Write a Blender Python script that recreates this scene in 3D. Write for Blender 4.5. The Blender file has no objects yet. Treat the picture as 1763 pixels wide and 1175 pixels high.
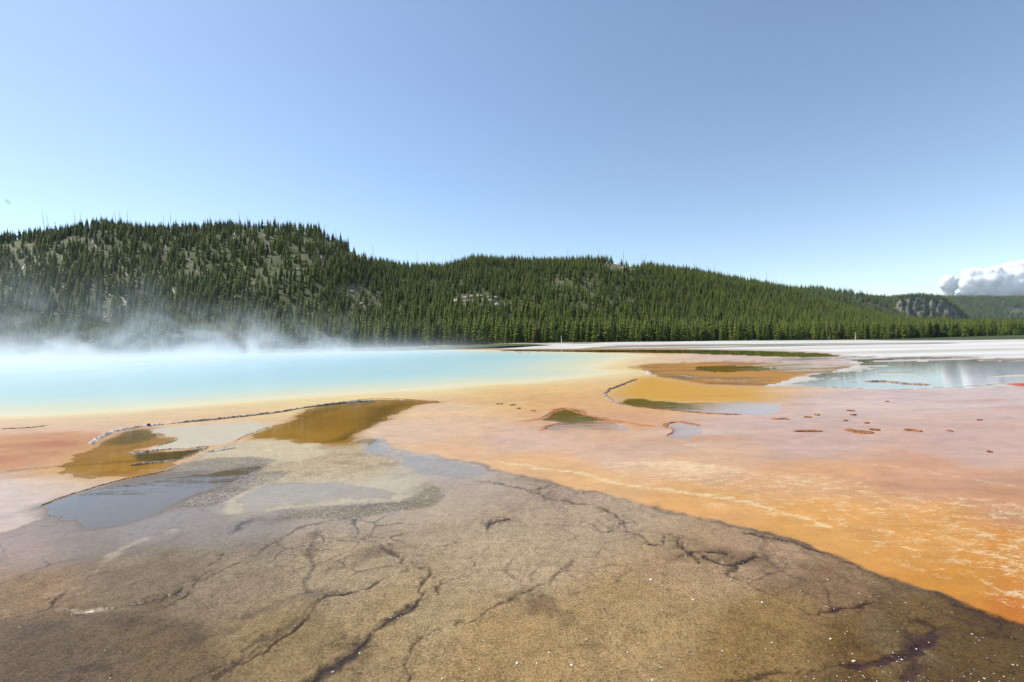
import bpy, bmesh, math, random
import numpy as np
from mathutils import Vector, Matrix, Quaternion

sc = bpy.context.scene
C = sc.collection
R = math.radians
random.seed(11)
rng = np.random.default_rng(11)

# ------------------------------------------------------------------ camera, sky, sun, exposure
CAM_H, FPX, CX, CY = 2.3, 783.6, 881.5, 587.5     # eye height; focal length and centre in photo pixels
ROLL = math.atan(0.0245)                          # the camera is held slightly clockwise: the horizon drops to the left
HZ0 = 587.0                                       # photo row of the horizon in the middle column
cam_d = bpy.data.cameras.new('camera')
cam_d.sensor_width = 36.0
cam_d.lens = 16.0
cam_d.clip_start = 0.1
cam_d.clip_end = 40000
cam = bpy.data.objects.new('camera', cam_d)
C.objects.link(cam)
cr_, sr_ = math.cos(ROLL), math.sin(ROLL)
cam.matrix_world = Matrix(((cr_, sr_, 0, 0), (0, 0, -1, 0), (-sr_, cr_, 0, CAM_H), (0, 0, 0, 1)))
sc.camera = cam

SUN_EL, SUN_AZ = R(54), R(-68)                    # azimuth measured from +Y (view) towards +X
world = bpy.data.worlds.new('World')
sc.world = world
world.use_nodes = True
wn = world.node_tree
sky = wn.nodes.new('ShaderNodeTexSky')
sky.sky_type = 'NISHITA'
sky.sun_disc = False
sky.sun_elevation = SUN_EL
sky.sun_rotation = SUN_AZ
sky.altitude = 2200
sky.air_density = 1.15
sky.dust_density = 1.5
sky.ozone_density = 1.6
bg = wn.nodes['Background']
bg.inputs['Strength'].default_value = 0.15
wb = wn.nodes.new('ShaderNodeMix'); wb.data_type = 'RGBA'; wb.blend_type = 'MULTIPLY'   # the photograph's slightly warm white balance
wb.inputs[0].default_value = 1.0
wb.inputs[7].default_value = (1.04, 0.995, 0.92, 1)
wn.links.new(sky.outputs[0], wb.inputs[6])
wn.links.new(wb.outputs[2], bg.inputs['Color'])

sun_d = bpy.data.lights.new('sun', 'SUN')
sun_d.energy = 4.0
sun_d.angle = R(0.53)
sun_d.color = (1.0, 0.955, 0.88)
sun = bpy.data.objects.new('sun', sun_d)
C.objects.link(sun)
sdir = Vector((math.sin(SUN_AZ) * math.cos(SUN_EL), math.cos(SUN_AZ) * math.cos(SUN_EL), math.sin(SUN_EL)))
sun.rotation_euler = sdir.to_track_quat('Z', 'Y').to_euler()

sc.view_settings.view_transform = 'Standard'
sc.view_settings.look = 'None'
sc.view_settings.exposure = 0.46
sc.view_settings.gamma = 1.0
sc.cycles.use_denoising = True
sc.cycles.max_bounces = 6
sc.cycles.transparent_max_bounces = 12
sc.cycles.volume_bounces = 3
sc.cycles.volume_max_steps = 160
sc.cycles.caustics_reflective = False
sc.cycles.caustics_refractive = False
sc.cycles.sample_clamp_indirect = 6

# ------------------------------------------------------------------ helpers


def ray(px, py):
    a = (np.asarray(px, float) - CX) / FPX
    b = -(np.asarray(py, float) - CY) / FPX
    return a * cr_ + b * sr_, 1.0 + 0 * a, -a * sr_ + b * cr_   # x, y, z of the view ray through a photo pixel


def pix(x, y, z):                                 # inverse
    dz = z - CAM_H
    return CX + FPX * (x * cr_ - dz * sr_) / y, CY - FPX * (x * sr_ + dz * cr_) / y


def smooth(a, b, x):
    t = np.clip((x - a) / (b - a), 0, 1)
    return t * t * (3 - 2 * t)


def upx(u):                                       # photo column of a bearing at the horizon
    return CX + FPX * u * cr_


# foot of the forested hill: column, distance, level (the terrace rises a little to the left, the plain drops to the right)
FOOT = np.array([(-900, 175, 1.2), (0, 175, 1.2), (500, 178, 1.3), (700, 182, 1.0), (900, 187, 1.45), (1100, 205, .6), (1313, 228, -.46), (1500, 248, -1.67), (1763, 272, -3.4), (2700, 340, -5)], float)


def base(x, y):                                   # level of the flats
    p = upx(x / np.maximum(y, 1.0))
    yf_ = np.interp(p, FOOT[:, 0], FOOT[:, 1]); zf_ = np.interp(p, FOOT[:, 0], FOOT[:, 2])
    y0_ = np.interp(p, [850, 1100, 1300], [150, 80, 62])
    return zf_ * smooth(y0_, yf_, y)


def at(px, py, z=0.0):                            # where the ray through a photo pixel meets the flats
    x, y, w = ray(px, py)
    w = np.minimum(w, -0.0035)
    zz = z
    for _ in range(30):
        t = (zz - CAM_H) / w
        zz = z + base(x * t, y * t)
    return x * t, y * t


def _hash(ix, iy, seed):
    h = (ix.astype(np.int64) * 374761393 + iy.astype(np.int64) * 668265263 + seed * 1442695041) & 0xffffffff
    h = ((h ^ (h >> 13)) * 1274126177) & 0xffffffff
    return ((h ^ (h >> 16)) & 0xffff) / 65535.0


def gnoise(x, y, seed):                           # gradient noise, about -0.7..0.7
    x0 = np.floor(x); y0 = np.floor(y)
    fx = x - x0; fy = y - y0
    u = fx * fx * fx * (fx * (fx * 6 - 15) + 10)
    v = fy * fy * fy * (fy * (fy * 6 - 15) + 10)
    out = 0
    for dx in (0, 1):
        for dy in (0, 1):
            a = _hash(x0 + dx, y0 + dy, seed) * 2 * np.pi
            g = np.cos(a) * (fx - dx) + np.sin(a) * (fy - dy)
            out = out + g * (u if dx else 1 - u) * (v if dy else 1 - v)
    return out


def fbm(x, y, lam, octv, seed, gain=0.5):
    s, a, t = 0, 1.0, 0
    for k in range(octv):
        s = s + a * gnoise(x / lam + 17.3 * k, y / lam - 9.1 * k, seed + k)
        t += a
        a *= gain
        lam /= 2.03
    return s / t * 1.6


def S(r, g, b, k=0.80):                           # surface colour from sRGB bytes
    c = np.array([r, g, b]) / 255.0
    lin = np.where(c <= 0.04045, c / 12.92, ((c + 0.055) / 1.055) ** 2.4)
    return lin * k


def G(r, g, b):                                   # the same for the wet flats, whose film of water adds sky light of its own
    return np.maximum(S(r, g, b, 0.62) - np.array([.010, .018, .030]), .012)


def BR(r, g, b):                                  # the brown mat, seen more steeply
    return np.maximum(S(r, g, b, 0.68) - np.array([.004, .007, .010]), .016)


def spline(pts, n=6, closed=True):
    p = np.array(pts, float)
    m = len(p)
    out = []
    rngi = range(m) if closed else range(m - 1)
    for i in rngi:
        if closed:
            a, b, c, d = p[(i - 1) % m], p[i], p[(i + 1) % m], p[(i + 2) % m]
        else:
            a, b, c, d = p[max(i - 1, 0)], p[i], p[i + 1], p[min(i + 2, m - 1)]
        for k in range(n):
            t = k / n
            out.append(0.5 * ((2 * b) + (c - a) * t + (2 * a - 5 * b + 4 * c - d) * t * t + (3 * b - a - 3 * c + d) * t ** 3))
    if not closed:
        out.append(p[-1])
    return np.array(out)


def sdf_poly(X, Y, P):                            # signed distance, positive inside (far verts get -1e3)
    x0, y0 = P.min(0); x1, y1 = P.max(0)
    mx = 0.35 * (y1) + 0.5
    sel = np.where((X > x0 - mx) & (X < x1 + mx) & (Y > y0 - mx) & (Y < y1 + mx))[0]
    out = np.full(X.shape, -1e3)
    xs, ys = X[sel], Y[sel]
    d2 = np.full(xs.shape, 1e12)
    ins = np.zeros(xs.shape, bool)
    Q = np.roll(P, -1, 0)
    for (ax, ay), (bx, by) in zip(P, Q):
        ex, ey = bx - ax, by - ay
        L = ex * ex + ey * ey + 1e-12
        t = np.clip(((xs - ax) * ex + (ys - ay) * ey) / L, 0, 1)
        d2 = np.minimum(d2, (xs - ax - t * ex) ** 2 + (ys - ay - t * ey) ** 2)
        c = ((ay > ys) != (by > ys)) & (xs < (bx - ax) * (ys - ay) / (by - ay + 1e-15) + ax)
        ins ^= c
    d = np.sqrt(d2)
    out[sel] = np.where(ins, d, -d)
    return out


def dist_line(X, Y, P, reach):                    # distance to a polyline; also position along it 0..1
    x0, y0 = P.min(0) - reach; x1, y1 = P.max(0) + reach
    sel = np.where((X > x0) & (X < x1) & (Y > y0) & (Y < y1))[0]
    xs, ys = X[sel], Y[sel]
    d2 = np.full(xs.shape, 1e12)
    tt = np.zeros(xs.shape)
    n = len(P) - 1
    for i in range(n):
        ax, ay = P[i]; bx, by = P[i + 1]
        ex, ey = bx - ax, by - ay
        L = ex * ex + ey * ey + 1e-12
        t = np.clip(((xs - ax) * ex + (ys - ay) * ey) / L, 0, 1)
        q = (xs - ax - t * ex) ** 2 + (ys - ay - t * ey) ** 2
        m = q < d2
        d2 = np.where(m, q, d2)
        tt = np.where(m, (i + t) / n, tt)
    return sel, np.sqrt(d2), tt


def W(pts, n=6, closed=True):                     # traced outline -> metres on the ground
    p = spline(pts, n, closed)
    x, y = at(p[:, 0], p[:, 1])
    return np.stack([x, y], 1)


def link(name, me, mats=(), parent=None):
    o = bpy.data.objects.new(name, me)
    for m in (mats if isinstance(mats, (list, tuple)) else [mats]):
        if m and m.name not in [q.name for q in me.materials if q]:
            me.materials.append(m)
    C.objects.link(o)
    if parent:
        o.parent = parent
    return o


def tag(o, label=None, cat=None, group=None, kind=None):
    if label: o['label'] = label
    if cat: o['category'] = cat
    if group: o['group'] = group
    if kind: o['kind'] = kind
    return o


def mesh_np(name, V, F, smooth_shade=True):       # V (n,3), F (m,3 or 4)
    me = bpy.data.meshes.new(name)
    V = np.ascontiguousarray(V, dtype=np.float32)
    F = np.ascontiguousarray(F, dtype=np.int32)
    k = F.shape[1]
    me.vertices.add(len(V))
    me.vertices.foreach_set('co', V.ravel())
    me.loops.add(F.size)
    me.loops.foreach_set('vertex_index', F.ravel())
    me.polygons.add(len(F))
    me.polygons.foreach_set('loop_start', np.arange(0, F.size, k, dtype=np.int32))
    me.polygons.foreach_set('loop_total', np.full(len(F), k, dtype=np.int32))
    if smooth_shade:
        me.polygons.foreach_set('use_smooth', np.ones(len(F), dtype=bool))
    me.update(calc_edges=True)
    return me


def set_attr(me, name, data):
    if data.ndim == 2:
        a = me.attributes.new(name, 'FLOAT_COLOR', 'POINT')
        q = np.ones((len(data), 4), np.float32); q[:, :3] = data
        a.data.foreach_set('color', q.ravel())
    else:
        a = me.attributes.new(name, 'FLOAT', 'POINT')
        a.data.foreach_set('value', np.ascontiguousarray(data, np.float32))


class NT:                                          # small node-tree writer
    def __init__(s, tree):
        s.t = tree; s.n = tree.nodes; s.l = tree.links

    def put(s, sock, v):
        if hasattr(v, 'is_output') or isinstance(v, bpy.types.NodeSocket):
            s.l.new(v, sock)
        elif v is not None:
            if hasattr(sock.default_value, '__len__') and len(sock.default_value) == 4 and len(v) == 3:
                v = (*v, 1)
            sock.default_value = v

    def math(s, op, a, b=None, c=None, clamp=False):
        n = s.n.new('ShaderNodeMath'); n.operation = op; n.use_clamp = clamp
        for i, v in enumerate((a, b, c)):
            if v is not None: s.put(n.inputs[i], v)
        return n.outputs[0]

    def ramp(s, v, a, b, o0=0.0, o1=1.0):          # smoothstep map
        n = s.n.new('ShaderNodeMapRange'); n.interpolation_type = 'SMOOTHSTEP'
        s.put(n.inputs[0], v)
        for i, q in zip((1, 2, 3, 4), (a, b, o0, o1)): n.inputs[i].default_value = q
        return n.outputs[0]

    def mix(s, f, a, b, mode='MIX'):
        n = s.n.new('ShaderNodeMix'); n.data_type = 'RGBA'; n.blend_type = mode
        s.put(n.inputs[0], f); s.put(n.inputs[6], a); s.put(n.inputs[7], b)
        return n.outputs[2]

    def attr(s, name, out='Fac'):
        n = s.n.new('ShaderNodeAttribute'); n.attribute_name = name
        return n.outputs[out]

    def noise(s, scale, detail=4, rough=0.5, vec=None, dist=0.0, dim='3D'):
        n = s.n.new('ShaderNodeTexNoise'); n.noise_dimensions = dim
        n.inputs['Scale'].default_value = scale; n.inputs['Detail'].default_value = detail
        n.inputs['Roughness'].default_value = rough; n.inputs['Distortion'].default_value = dist
        if vec is not None: s.l.new(vec, n.inputs['Vector'])
        return n.outputs[0]

    def pos(s):
        return s.n.new('ShaderNodeNewGeometry').outputs['Position']

    def objco(s):
        return s.n.new('ShaderNodeTexCoord').outputs['Object']

    def scalev(s, v, k):
        n = s.n.new('ShaderNodeVectorMath'); n.operation = 'MULTIPLY'
        s.put(n.inputs[0], v); n.inputs[1].default_value = k
        return n.outputs[0]

    def bump(s, h, strength=0.4, dist=0.01):
        n = s.n.new('ShaderNodeBump')
        s.put(n.inputs['Strength'], strength); n.inputs['Distance'].default_value = dist
        s.l.new(h, n.inputs['Height'])
        return n.outputs[0]


def material(name):
    m = bpy.data.materials.new(name)
    m.use_nodes = True
    t = NT(m.node_tree)
    b = m.node_tree.nodes['Principled BSDF']
    b.inputs['Specular IOR Level'].default_value = 0.3
    return m, t, b


def simple(name, col, rough=0.8, var=0.25, scale=3.0, bump=0.0):
    m, t, b = material(name)
    n = t.noise(scale, 5, 0.6, t.objco())
    k = t.ramp(n, 0.3, 0.7, 1 - var, 1 + var)
    t.put(b.inputs['Base Color'], t.mix(1.0, tuple(col), k, 'MULTIPLY'))
    b.inputs['Roughness'].default_value = rough
    if bump: t.put(b.inputs['Normal'], t.bump(n, bump, 0.05))
    return m


# ------------------------------------------------------------------ ground sheet grid
rows = np.concatenate([np.array([-90.0]), np.linspace(0.6, 2.3, 24, endpoint=False),
                       1 / np.linspace(1 / 2.3, 1 / 60, 460), np.geomspace(60, 520, 130)[1:]])
tang = np.concatenate([-np.geomspace(1.24, 7, 46)[::-1][:-1], np.linspace(-1.24, 1.24, 1060), np.geomspace(1.24, 7, 46)[1:]])
GY, GU = np.meshgrid(rows, tang, indexing='ij')
GX = GU * np.where(GY < 0, 30.0, GY)
NR, NC = GX.shape
X, Y = GX.ravel(), GY.ravel()
D = np.maximum(np.abs(Y), 0.8)
N = len(X)
idx = np.arange(N).reshape(NR, NC)
QUADS = np.stack([idx[:-1, :-1], idx[:-1, 1:], idx[1:, 1:], idx[1:, :-1]], -1).reshape(-1, 4)

# outlines get a fractal wobble whose wavelength grows with distance
wx = np.zeros(N); wy = np.zeros(N)
for k, lam in enumerate((12, 6, 3, 1.5, 0.75, 0.38, 0.19, 0.1, 0.05)):
    wgt = smooth(2.5, 6, D / lam) * (1 - smooth(120, 240, D / lam))
    wq = 0.13 * lam * np.clip(D / lam / 4, 1, 40) ** 0.38
    wx += wgt * wq * gnoise(X / lam, Y / lam, 50 + k)
    wy += wgt * wq * gnoise(X / lam, Y / lam, 80 + k)
XW, YW = X + wx, Y + wy
n_big = fbm(X, Y, 5.0, 5, 3)
n_mid = fbm(X, Y, 1.1, 5, 7)
n_fin = fbm(X, Y, 0.22, 4, 9)
n_far = fbm(X * 0.35, Y, 14.0, 5, 21)

# soft mineral / bacterial colours, by control points
CTRL = [  # px, py, sRGB
    (0, 730, 226, 188, 160), (120, 728, 228, 192, 160), (300, 715, 230, 196, 156), (60, 765, 205, 152, 112), (0, 790, 205, 150, 108), (100, 840, 226, 200, 176),
    (0, 850, 222, 203, 190), (30, 890, 218, 198, 184), (500, 690, 235, 206, 152), (700, 670, 238, 212, 158), (760, 700, 230, 197, 160),
    (700, 745, 230, 196, 165), (860, 690, 230, 190, 134), (950, 670, 234, 192, 132), (800, 770, 229, 188, 150), (900, 760, 222, 188, 166),
    (960, 690, 228, 180, 126), (1050, 720, 220, 172, 132), (1000, 640, 240, 216, 158), (1060, 632, 240, 205, 150), (1130, 615, 230, 196, 165),
    (1250, 615, 222, 190, 172), (1400, 622, 214, 190, 178), (1100, 780, 222, 186, 160), (1150, 690, 220, 178, 122), (1250, 680, 222, 180, 132),
    (1300, 720, 216, 186, 172), (1500, 690, 218, 192, 182), (1700, 680, 220, 196, 186), (1400, 760, 214, 180, 164), (1700, 760, 212, 178, 165),
    (1000, 830, 230, 184, 134), (1200, 860, 228, 176, 118), (1200, 800, 224, 184, 150), (1400, 830, 222, 172, 128), (1600, 820, 212, 162, 130),
    (1763, 850, 204, 154, 120), (1400, 900, 226, 170, 104), (1600, 930, 220, 162, 96), (1763, 960, 214, 148, 80), (1650, 1000, 218, 154, 82), (1763, 1050, 206, 130, 56),
    (900, 800, 226, 184, 140), (850, 640, 236, 214, 165), (600, 684, 240, 215, 160), (1000, 602, 200, 150, 90), (1300, 601, 205, 190, 170), (1150, 606, 205, 150, 90),
    (2100, 760, 212, 178, 165), (2100, 950, 200, 130, 70), (-300, 800, 215, 170, 135), (-300, 730, 226, 190, 160),
]
lx = X / D; ly = np.log(D)
num = np.zeros((N, 3)); den = np.zeros(N)
jx = lx + 0.05 * n_mid + 0.06 * n_big; jy = ly + 0.04 * n_mid + 0.05 * n_big
for px, py, r, g, b in CTRL:
    cx, cy = at(px, py)
    w = 1.0 / (((jx - cx / cy) ** 2 + ((jy - math.log(cy)) * 0.85) ** 2) ** 2.0 + 1e-5)
    num += w[:, None] * G(r, g, b)
    den += w
COL = num / den[:, None]
wet = np.full(N, 0.32)
grain = np.full(N, 0.42)
fs_ = fbm(X * 0.45, Y, 0.9, 6, 181); fs2 = fbm(X * 0.35, Y, 3.2, 6, 183); fs3 = fbm(X * 0.6, Y, 0.25, 4, 185)
COL = COL * np.array([1.0, 0.985, 0.99]) * (1 + np.clip(0.17 * fs_ + 0.10 * fs2 + 0.17 * fs3, -0.35, 0.35))[:, None] * np.stack([1 + 0 * fs_, 1 - 0.05 * fs2 - 0.04 * fs_, 1 - 0.12 * fs2 - 0.08 * fs_], 1)
fleck = np.zeros(N)
Z = np.zeros(N)


def blend(mask, col=None, w=None, g=None):
    global COL, wet, grain
    if col is not None: COL = COL + mask[:, None] * (np.asarray(col) - COL)
    if w is not None: wet = wet + mask * (w - wet)
    if g is not None: grain = grain + mask * (g - grain)


def zone(pts, feather=0.01, n=5, jitter=0.0):      # soft-edged mask of a traced outline
    s = sdf_poly(XW, YW, W(pts, n))
    return smooth(-feather, feather, s / D + jitter), s


def line(pts, wpx, halo=2.5, n=4, jit=0.6):        # mask of a thin traced line, wpx wide in photo pixels
    P = W(pts, n, False)
    dmean = P[:, 1].mean()
    wm = wpx * 0.5 / FPX * dmean
    sel, d, t = dist_line(XW, YW, P, wm * 8)
    m = np.zeros(N)
    ww = wm * (1 + jit * 1.5 * n_mid[sel] + jit * n_fin[sel])
    m[sel] = 1 - smooth(0.5, halo, d / np.maximum(ww, 1e-4))
    return m


# ---- the brown microbial mat that fills the foreground
EDGE_R = [(617, 765), (632, 757), (665, 762), (700, 775), (750, 787), (808, 797), (850, 804), (900, 817), (1000, 842), (1100, 866), (1200, 889),
          (1313, 916), (1400, 944), (1500, 980), (1560, 1003), (1620, 1020), (1700, 1056), (1763, 1077), (1900, 1115), (2300, 1230)]
EDGE_L = [(-400, 1010), (-150, 950), (0, 917), (64, 896), (102, 877), (160, 846), (215, 826), (290, 812)]
BROWN = EDGE_R + [(2300, 2400), (881, 3600), (-800, 2400)] + EDGE_L + [(330, 792), (420, 765), (510, 762)]
_, sB = zone(BROWN, 0.007, 4)
mB = smooth(-0.010, 0.010, sB / D + 0.010 * n_mid + 0.006 * n_fin)
bc = np.zeros((N, 3)); dn = np.zeros(N)
for px, py, r, g, b in [(150, 960, 142, 122, 98), (60, 1000, 160, 130, 98), (250, 980, 140, 122, 98), (100, 1120, 116, 99, 80), (300, 1120, 126, 106, 80),
                        (400, 1000, 158, 138, 112), (600, 980, 182, 160, 128), (800, 900, 186, 164, 134), (900, 850, 180, 156, 130), (700, 800, 176, 158, 142),
                        (1000, 900, 190, 164, 134), (900, 960, 192, 167, 132), (700, 1050, 176, 150, 110), (900, 1100, 180, 150, 104), (1100, 1050, 182, 152, 106),
                        (1200, 980, 184, 154, 116), (1300, 960, 182, 150, 118), (1450, 1010, 152, 122, 90), (1300, 1100, 158, 128, 82), (1500, 1100, 122, 96, 58),
                        (1700, 1120, 108, 86, 56), (1650, 1165, 112, 90, 58), (500, 1100, 158, 134, 96), (600, 900, 178, 158, 132), (20, 960, 168, 140, 118),
                        (400, 920, 150, 136, 118), (200, 900, 150, 136, 124), (300, 860, 156, 142, 132), (900, 1250, 165, 134, 86)]:
    cx, cy = at(px, py)
    w = 1.0 / (((jx - cx / cy) ** 2 + ((jy - math.log(cy)) * 0.9) ** 2) ** 2.0 + 1e-5)
    bc += w[:, None] * BR(r, g, b); dn += w
bc /= dn[:, None]
blend(mB, bc, 0.40, 1.25)
wet = wet * (1 - 0.55 * mB * (1 - smooth(3.5, 6.5, Y)))
# darker, rougher patches in the mat
dk = smooth(0.10, 0.5, fbm(X, Y, 0.9, 6, 31) + 0.35 * smooth(1.0, 3.5, X) - 0.12) * mB
blend(dk * 0.5, BR(92, 72, 50), None, 1.3)
lt = smooth(0.15, 0.6, fbm(X, Y, 1.4, 6, 41)) * mB
blend(lt * 0.25, BR(196, 176, 140))
# dark seam along the mat's right edge, and the reddish-brown one on the left
seam = (1 - smooth(0.0, 0.02, np.abs(sB / D - 0.002 - 0.006 * n_mid))) * mB * (X > -2.1) * smooth(-0.5, 0.5, -(-X - 1.9))
blend(seam * (0.45 + 0.4 * smooth(1, 4.2, X)) * np.clip(0.6 + 1.3 * n_mid + 0.8 * n_fin, 0.05, 1), BR(84, 66, 58), 0.45)

# ---- creamy flecks over the orange flats
mf, _ = zone([(850, 793), (960, 815), (1060, 800), (1150, 788), (1260, 800), (1420, 818), (1600, 845), (1800, 880), (1900, 1000), (1800, 1060), (1690, 1030), (1560, 985), (1400, 925), (1200, 873), (1000, 828)], 0.03)
fleck = mf * (0.62 + 0.6 * n_big + 0.35 * fs_)
for pts, w, a in [([(850, 792), (900, 802), (1000, 815), (1060, 833), (1200, 850), (1313, 872), (1420, 905)], 13, 1.0),
                  ([(1050, 800), (1110, 795), (1180, 800), (1230, 800)], 22, 0.8),
                  ([(1440, 795), (1560, 807), (1650, 822), (1763, 842)], 7, 0.85),
                  ([(1690, 1000), (1720, 1015), (1763, 1030)], 14, 0.9), ([(1560, 900), (1640, 930), (1763, 945)], 16, 0.5),
                  ([(1100, 745), (1150, 757), (1210, 772)], 10, 0.6)]:
    fleck = np.maximum(fleck, a * line(pts, w, 3.0))
fleck = np.clip(fleck, 0, 1) * (1 - mB)

# ---- rusty streaks, left
mr, _ = zone([(-60, 780), (60, 762), (150, 752), (170, 770), (120, 800), (40, 835), (-60, 850)], 0.05)
blend(mr * smooth(-0.25, 0.5, fbm(X * 0.4, Y, 0.7, 5, 61)) * 0.75, G(190, 112, 62), 0.5)
# ---- amber pool bed on the left, and its olive deep end
m, s_am = zone([(90, 800), (160, 772), (174, 764), (230, 743), (276, 739), (273, 752), (306, 757), (262, 771), (225, 778), (330, 773), (342, 778), (312, 790), (300, 802), (285, 812), (250, 820), (190, 828), (120, 822), (50, 815)], 0.06)
blend(m, G(222, 168, 88), 0.6, 0.3)
blend(m * smooth(-0.1, 0.4, fbm(X, Y, 0.8, 5, 177)) * 0.5, G(186, 132, 62))
m, _ = zone([(180, 764), (230, 742), (276, 739), (273, 752), (240, 760)], 0.035)
blend(m, G(146, 120, 62), 0.9, 0.2)
m, _ = zone([(235, 782), (300, 777), (345, 774), (348, 782), (300, 792), (250, 795)], 0.01)
blend(m, G(120, 104, 42), 0.9)
blend(line([(20, 812), (120, 800), (200, 795), (260, 790)], 10, 3) * 0.6, G(150, 112, 54))
# ---- pale grey sinter shelf
m, _ = zone([(273, 744), (300, 735), (380, 729), (420, 726), (442, 730), (466, 735), (440, 746), (400, 762), (370, 770), (330, 771), (262, 774), (306, 757)], 0.006)
blend(m, G(214, 203, 182), 0.15, 0.35)
# ---- tan lobe between the pools
m, sT = zone([(300, 806), (345, 790), (400, 776), (440, 757), (480, 757), (515, 762), (565, 766), (617, 767), (655, 782), (690, 799), (722, 818), (748, 832), (766, 850), (745, 866), (700, 866), (650, 862), (560, 872), (450, 878), (395, 880), (410, 850), (440, 828), (450, 806), (380, 812)], 0.008)
blend(m, BR(196, 176, 144), 0.1, 1.2)
blend(m * smooth(0.0, 0.4, fbm(X, Y, 0.6, 6, 171)) * 0.6, BR(154, 134, 104), 0.1, 1.3)
m, _ = zone([(345, 786), (420, 765), (480, 758), (560, 767), (540, 790), (450, 800), (380, 800)], 0.02)
blend(m * 0.8, BR(208, 192, 162), 0.1, 0.5)
m, _ = zone([(440, 825), (520, 812), (640, 815), (700, 830), (690, 845), (560, 834)], 0.03)
blend(m * 0.6, BR(204, 188, 154), 0.1)
blend((1 - smooth(0.0, 0.035, sT / D)) * (sT > -0.02) * smooth(-0.1, 0.4, n_mid + 0.4 * n_fin) * 0.7 * (X > -1.9), BR(120, 102, 66), 0.2, 1.3)
# ---- grey gravel patch
m, s_gr = zone([(298, 806), (320, 797), (380, 790), (440, 788), (476, 793), (458, 802), (440, 806), (400, 806), (360, 813), (330, 813)], 0.006)
blend(m * 0.8, G(168, 158, 144), 0.15, 1.2)
GRAVEL = [W([(298, 806), (320, 797), (380, 790), (440, 788), (476, 793), (458, 802), (440, 806), (400, 806), (360, 813), (330, 813)], 4),
          W([(400, 833), (425, 818), (470, 812), (500, 815), (470, 828), (430, 838)], 4),
          W([(318, 868), (340, 858), (375, 845), (398, 838), (420, 845), (385, 862), (350, 872)], 4),
          W([(640, 868), (700, 862), (745, 838), (768, 852), (745, 868), (690, 880), (600, 892), (520, 892), (480, 884), (560, 876)], 4)]
for P in GRAVEL[2:]:
    m = smooth(-0.01, 0.01, sdf_poly(XW, YW, P) / D)
    blend(m * 0.7, G(138, 118, 88), 0.2, 1.3)
# ---- central amber pool
AMBER = [(430, 757), (451, 743), (484, 728), (528, 707), (579, 696), (630, 689), (706, 689), (755, 693), (706, 701), (681, 716), (655, 727), (632, 740), (621, 752), (617, 765), (599, 769), (563, 766), (510, 762), (477, 756)]
m, s_pc = zone(AMBER, 0.03)
blend(m, G(212, 164, 84), 0.9, 0.25)
blend(m * smooth(-0.1, 0.4, fbm(X, Y * 0.6, 1.6, 5, 175)) * 0.55, G(168, 122, 52))
m2, _ = zone([(620, 725), (660, 700), (690, 702), (670, 722), (630, 742), (600, 760), (580, 755)], 0.04)
blend(m2 * m * 0.6, G(112, 96, 50))
# ---- cream rim round the hot spring
RIM = [(-500, 722), (0, 716), (128, 712), (255, 704), (383, 694), (449, 689), (630, 676), (732, 670), (850, 660), (901, 659), (978, 651), (1029, 644), (1044, 640.5), (1029, 638),
       (1006, 635.5), (1016, 632), (1029, 628), (1050, 622), (1067, 617), (1093, 612.5), (1060, 609.5), (1029, 608), (927, 605.5), (850, 604), (700, 603.3), (400, 612), (0, 622), (-500, 634), (-900, 690)]
PRIM = W(RIM, 6)
s_sp = sdf_poly(X + 0.35 * wx, Y + 0.35 * wy, PRIM)
near = np.clip((Y - 13) / 50, 0, 1)
m = (1 - smooth(0, 1.3 + 0.6 * n_big + 3 * near, np.abs(s_sp + 0.1))) * (s_sp > -900)
blend(m * 0.9, G(250, 240, 206), 0.3, 0.1)
m = (1 - smooth(0.0, 5 + 7 * near, -s_sp)) * (s_sp > -900) * (s_sp < 0)
blend(m * 0.55, G(244, 222, 168))
# ---- right: orange lagoon bed, yellow apron, olive shallows
m, s_or = zone([(1100, 636), (1112, 627), (1161, 625.5), (1263, 623), (1340, 627), (1400, 634), (1470, 630), (1440, 640), (1392, 645), (1356, 657), (1330, 665), (1212, 661), (1161, 651), (1122, 645)], 0.02)
blend(m, G(198, 142, 22), 0.25, 0.6)
blend(line([(1104, 637), (1125, 645), (1200, 656), (1270, 661), (1340, 664)], 7, 3) * 0.7, G(146, 88, 24))
blend(line([(1090, 633), (1160, 624), (1263, 621.5), (1340, 625)], 4, 3) * 0.5, G(150, 100, 50))
m2 = m * smooth(-0.15, 0.3, fbm(X * 0.35, Y, 2.0, 5, 71))
blend(m2 * 0.75, G(128, 106, 34), 0.6)
m, _ = zone([(1080, 660), (1120, 648), (1220, 664), (1330, 668), (1300, 688), (1160, 692), (1080, 684), (1060, 672)], 0.05)
blend(m, G(222, 168, 66), 0.4, 0.4)
m, _ = zone([(1066, 691), (1090, 686), (1150, 691), (1182, 696), (1200, 704), (1131, 703), (1085, 698)], 0.012)
blend(m, G(158, 134, 70), 0.9)
m, _ = zone([(925, 722), (957, 708), (972, 706), (1003, 714), (1036, 722), (1016, 726), (975, 729)], 0.012)
blend(m, G(150, 130, 72), 0.9)
blend(line([(895, 725), (927, 721), (957, 706), (972, 704), (1003, 712), (1040, 722), (1090, 730), (1120, 735)], 6, 3) * 0.8, G(196, 118, 62))
blend(line([(935, 741), (957, 731), (1029, 727)], 4, 3) * 0.7, G(176, 104, 52))
blend(line([(1144, 751), (1159, 743), (1149, 734), (1156, 728), (1177, 728), (1213, 734)], 5, 2.5) * 0.85, G(178, 100, 48))
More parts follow.
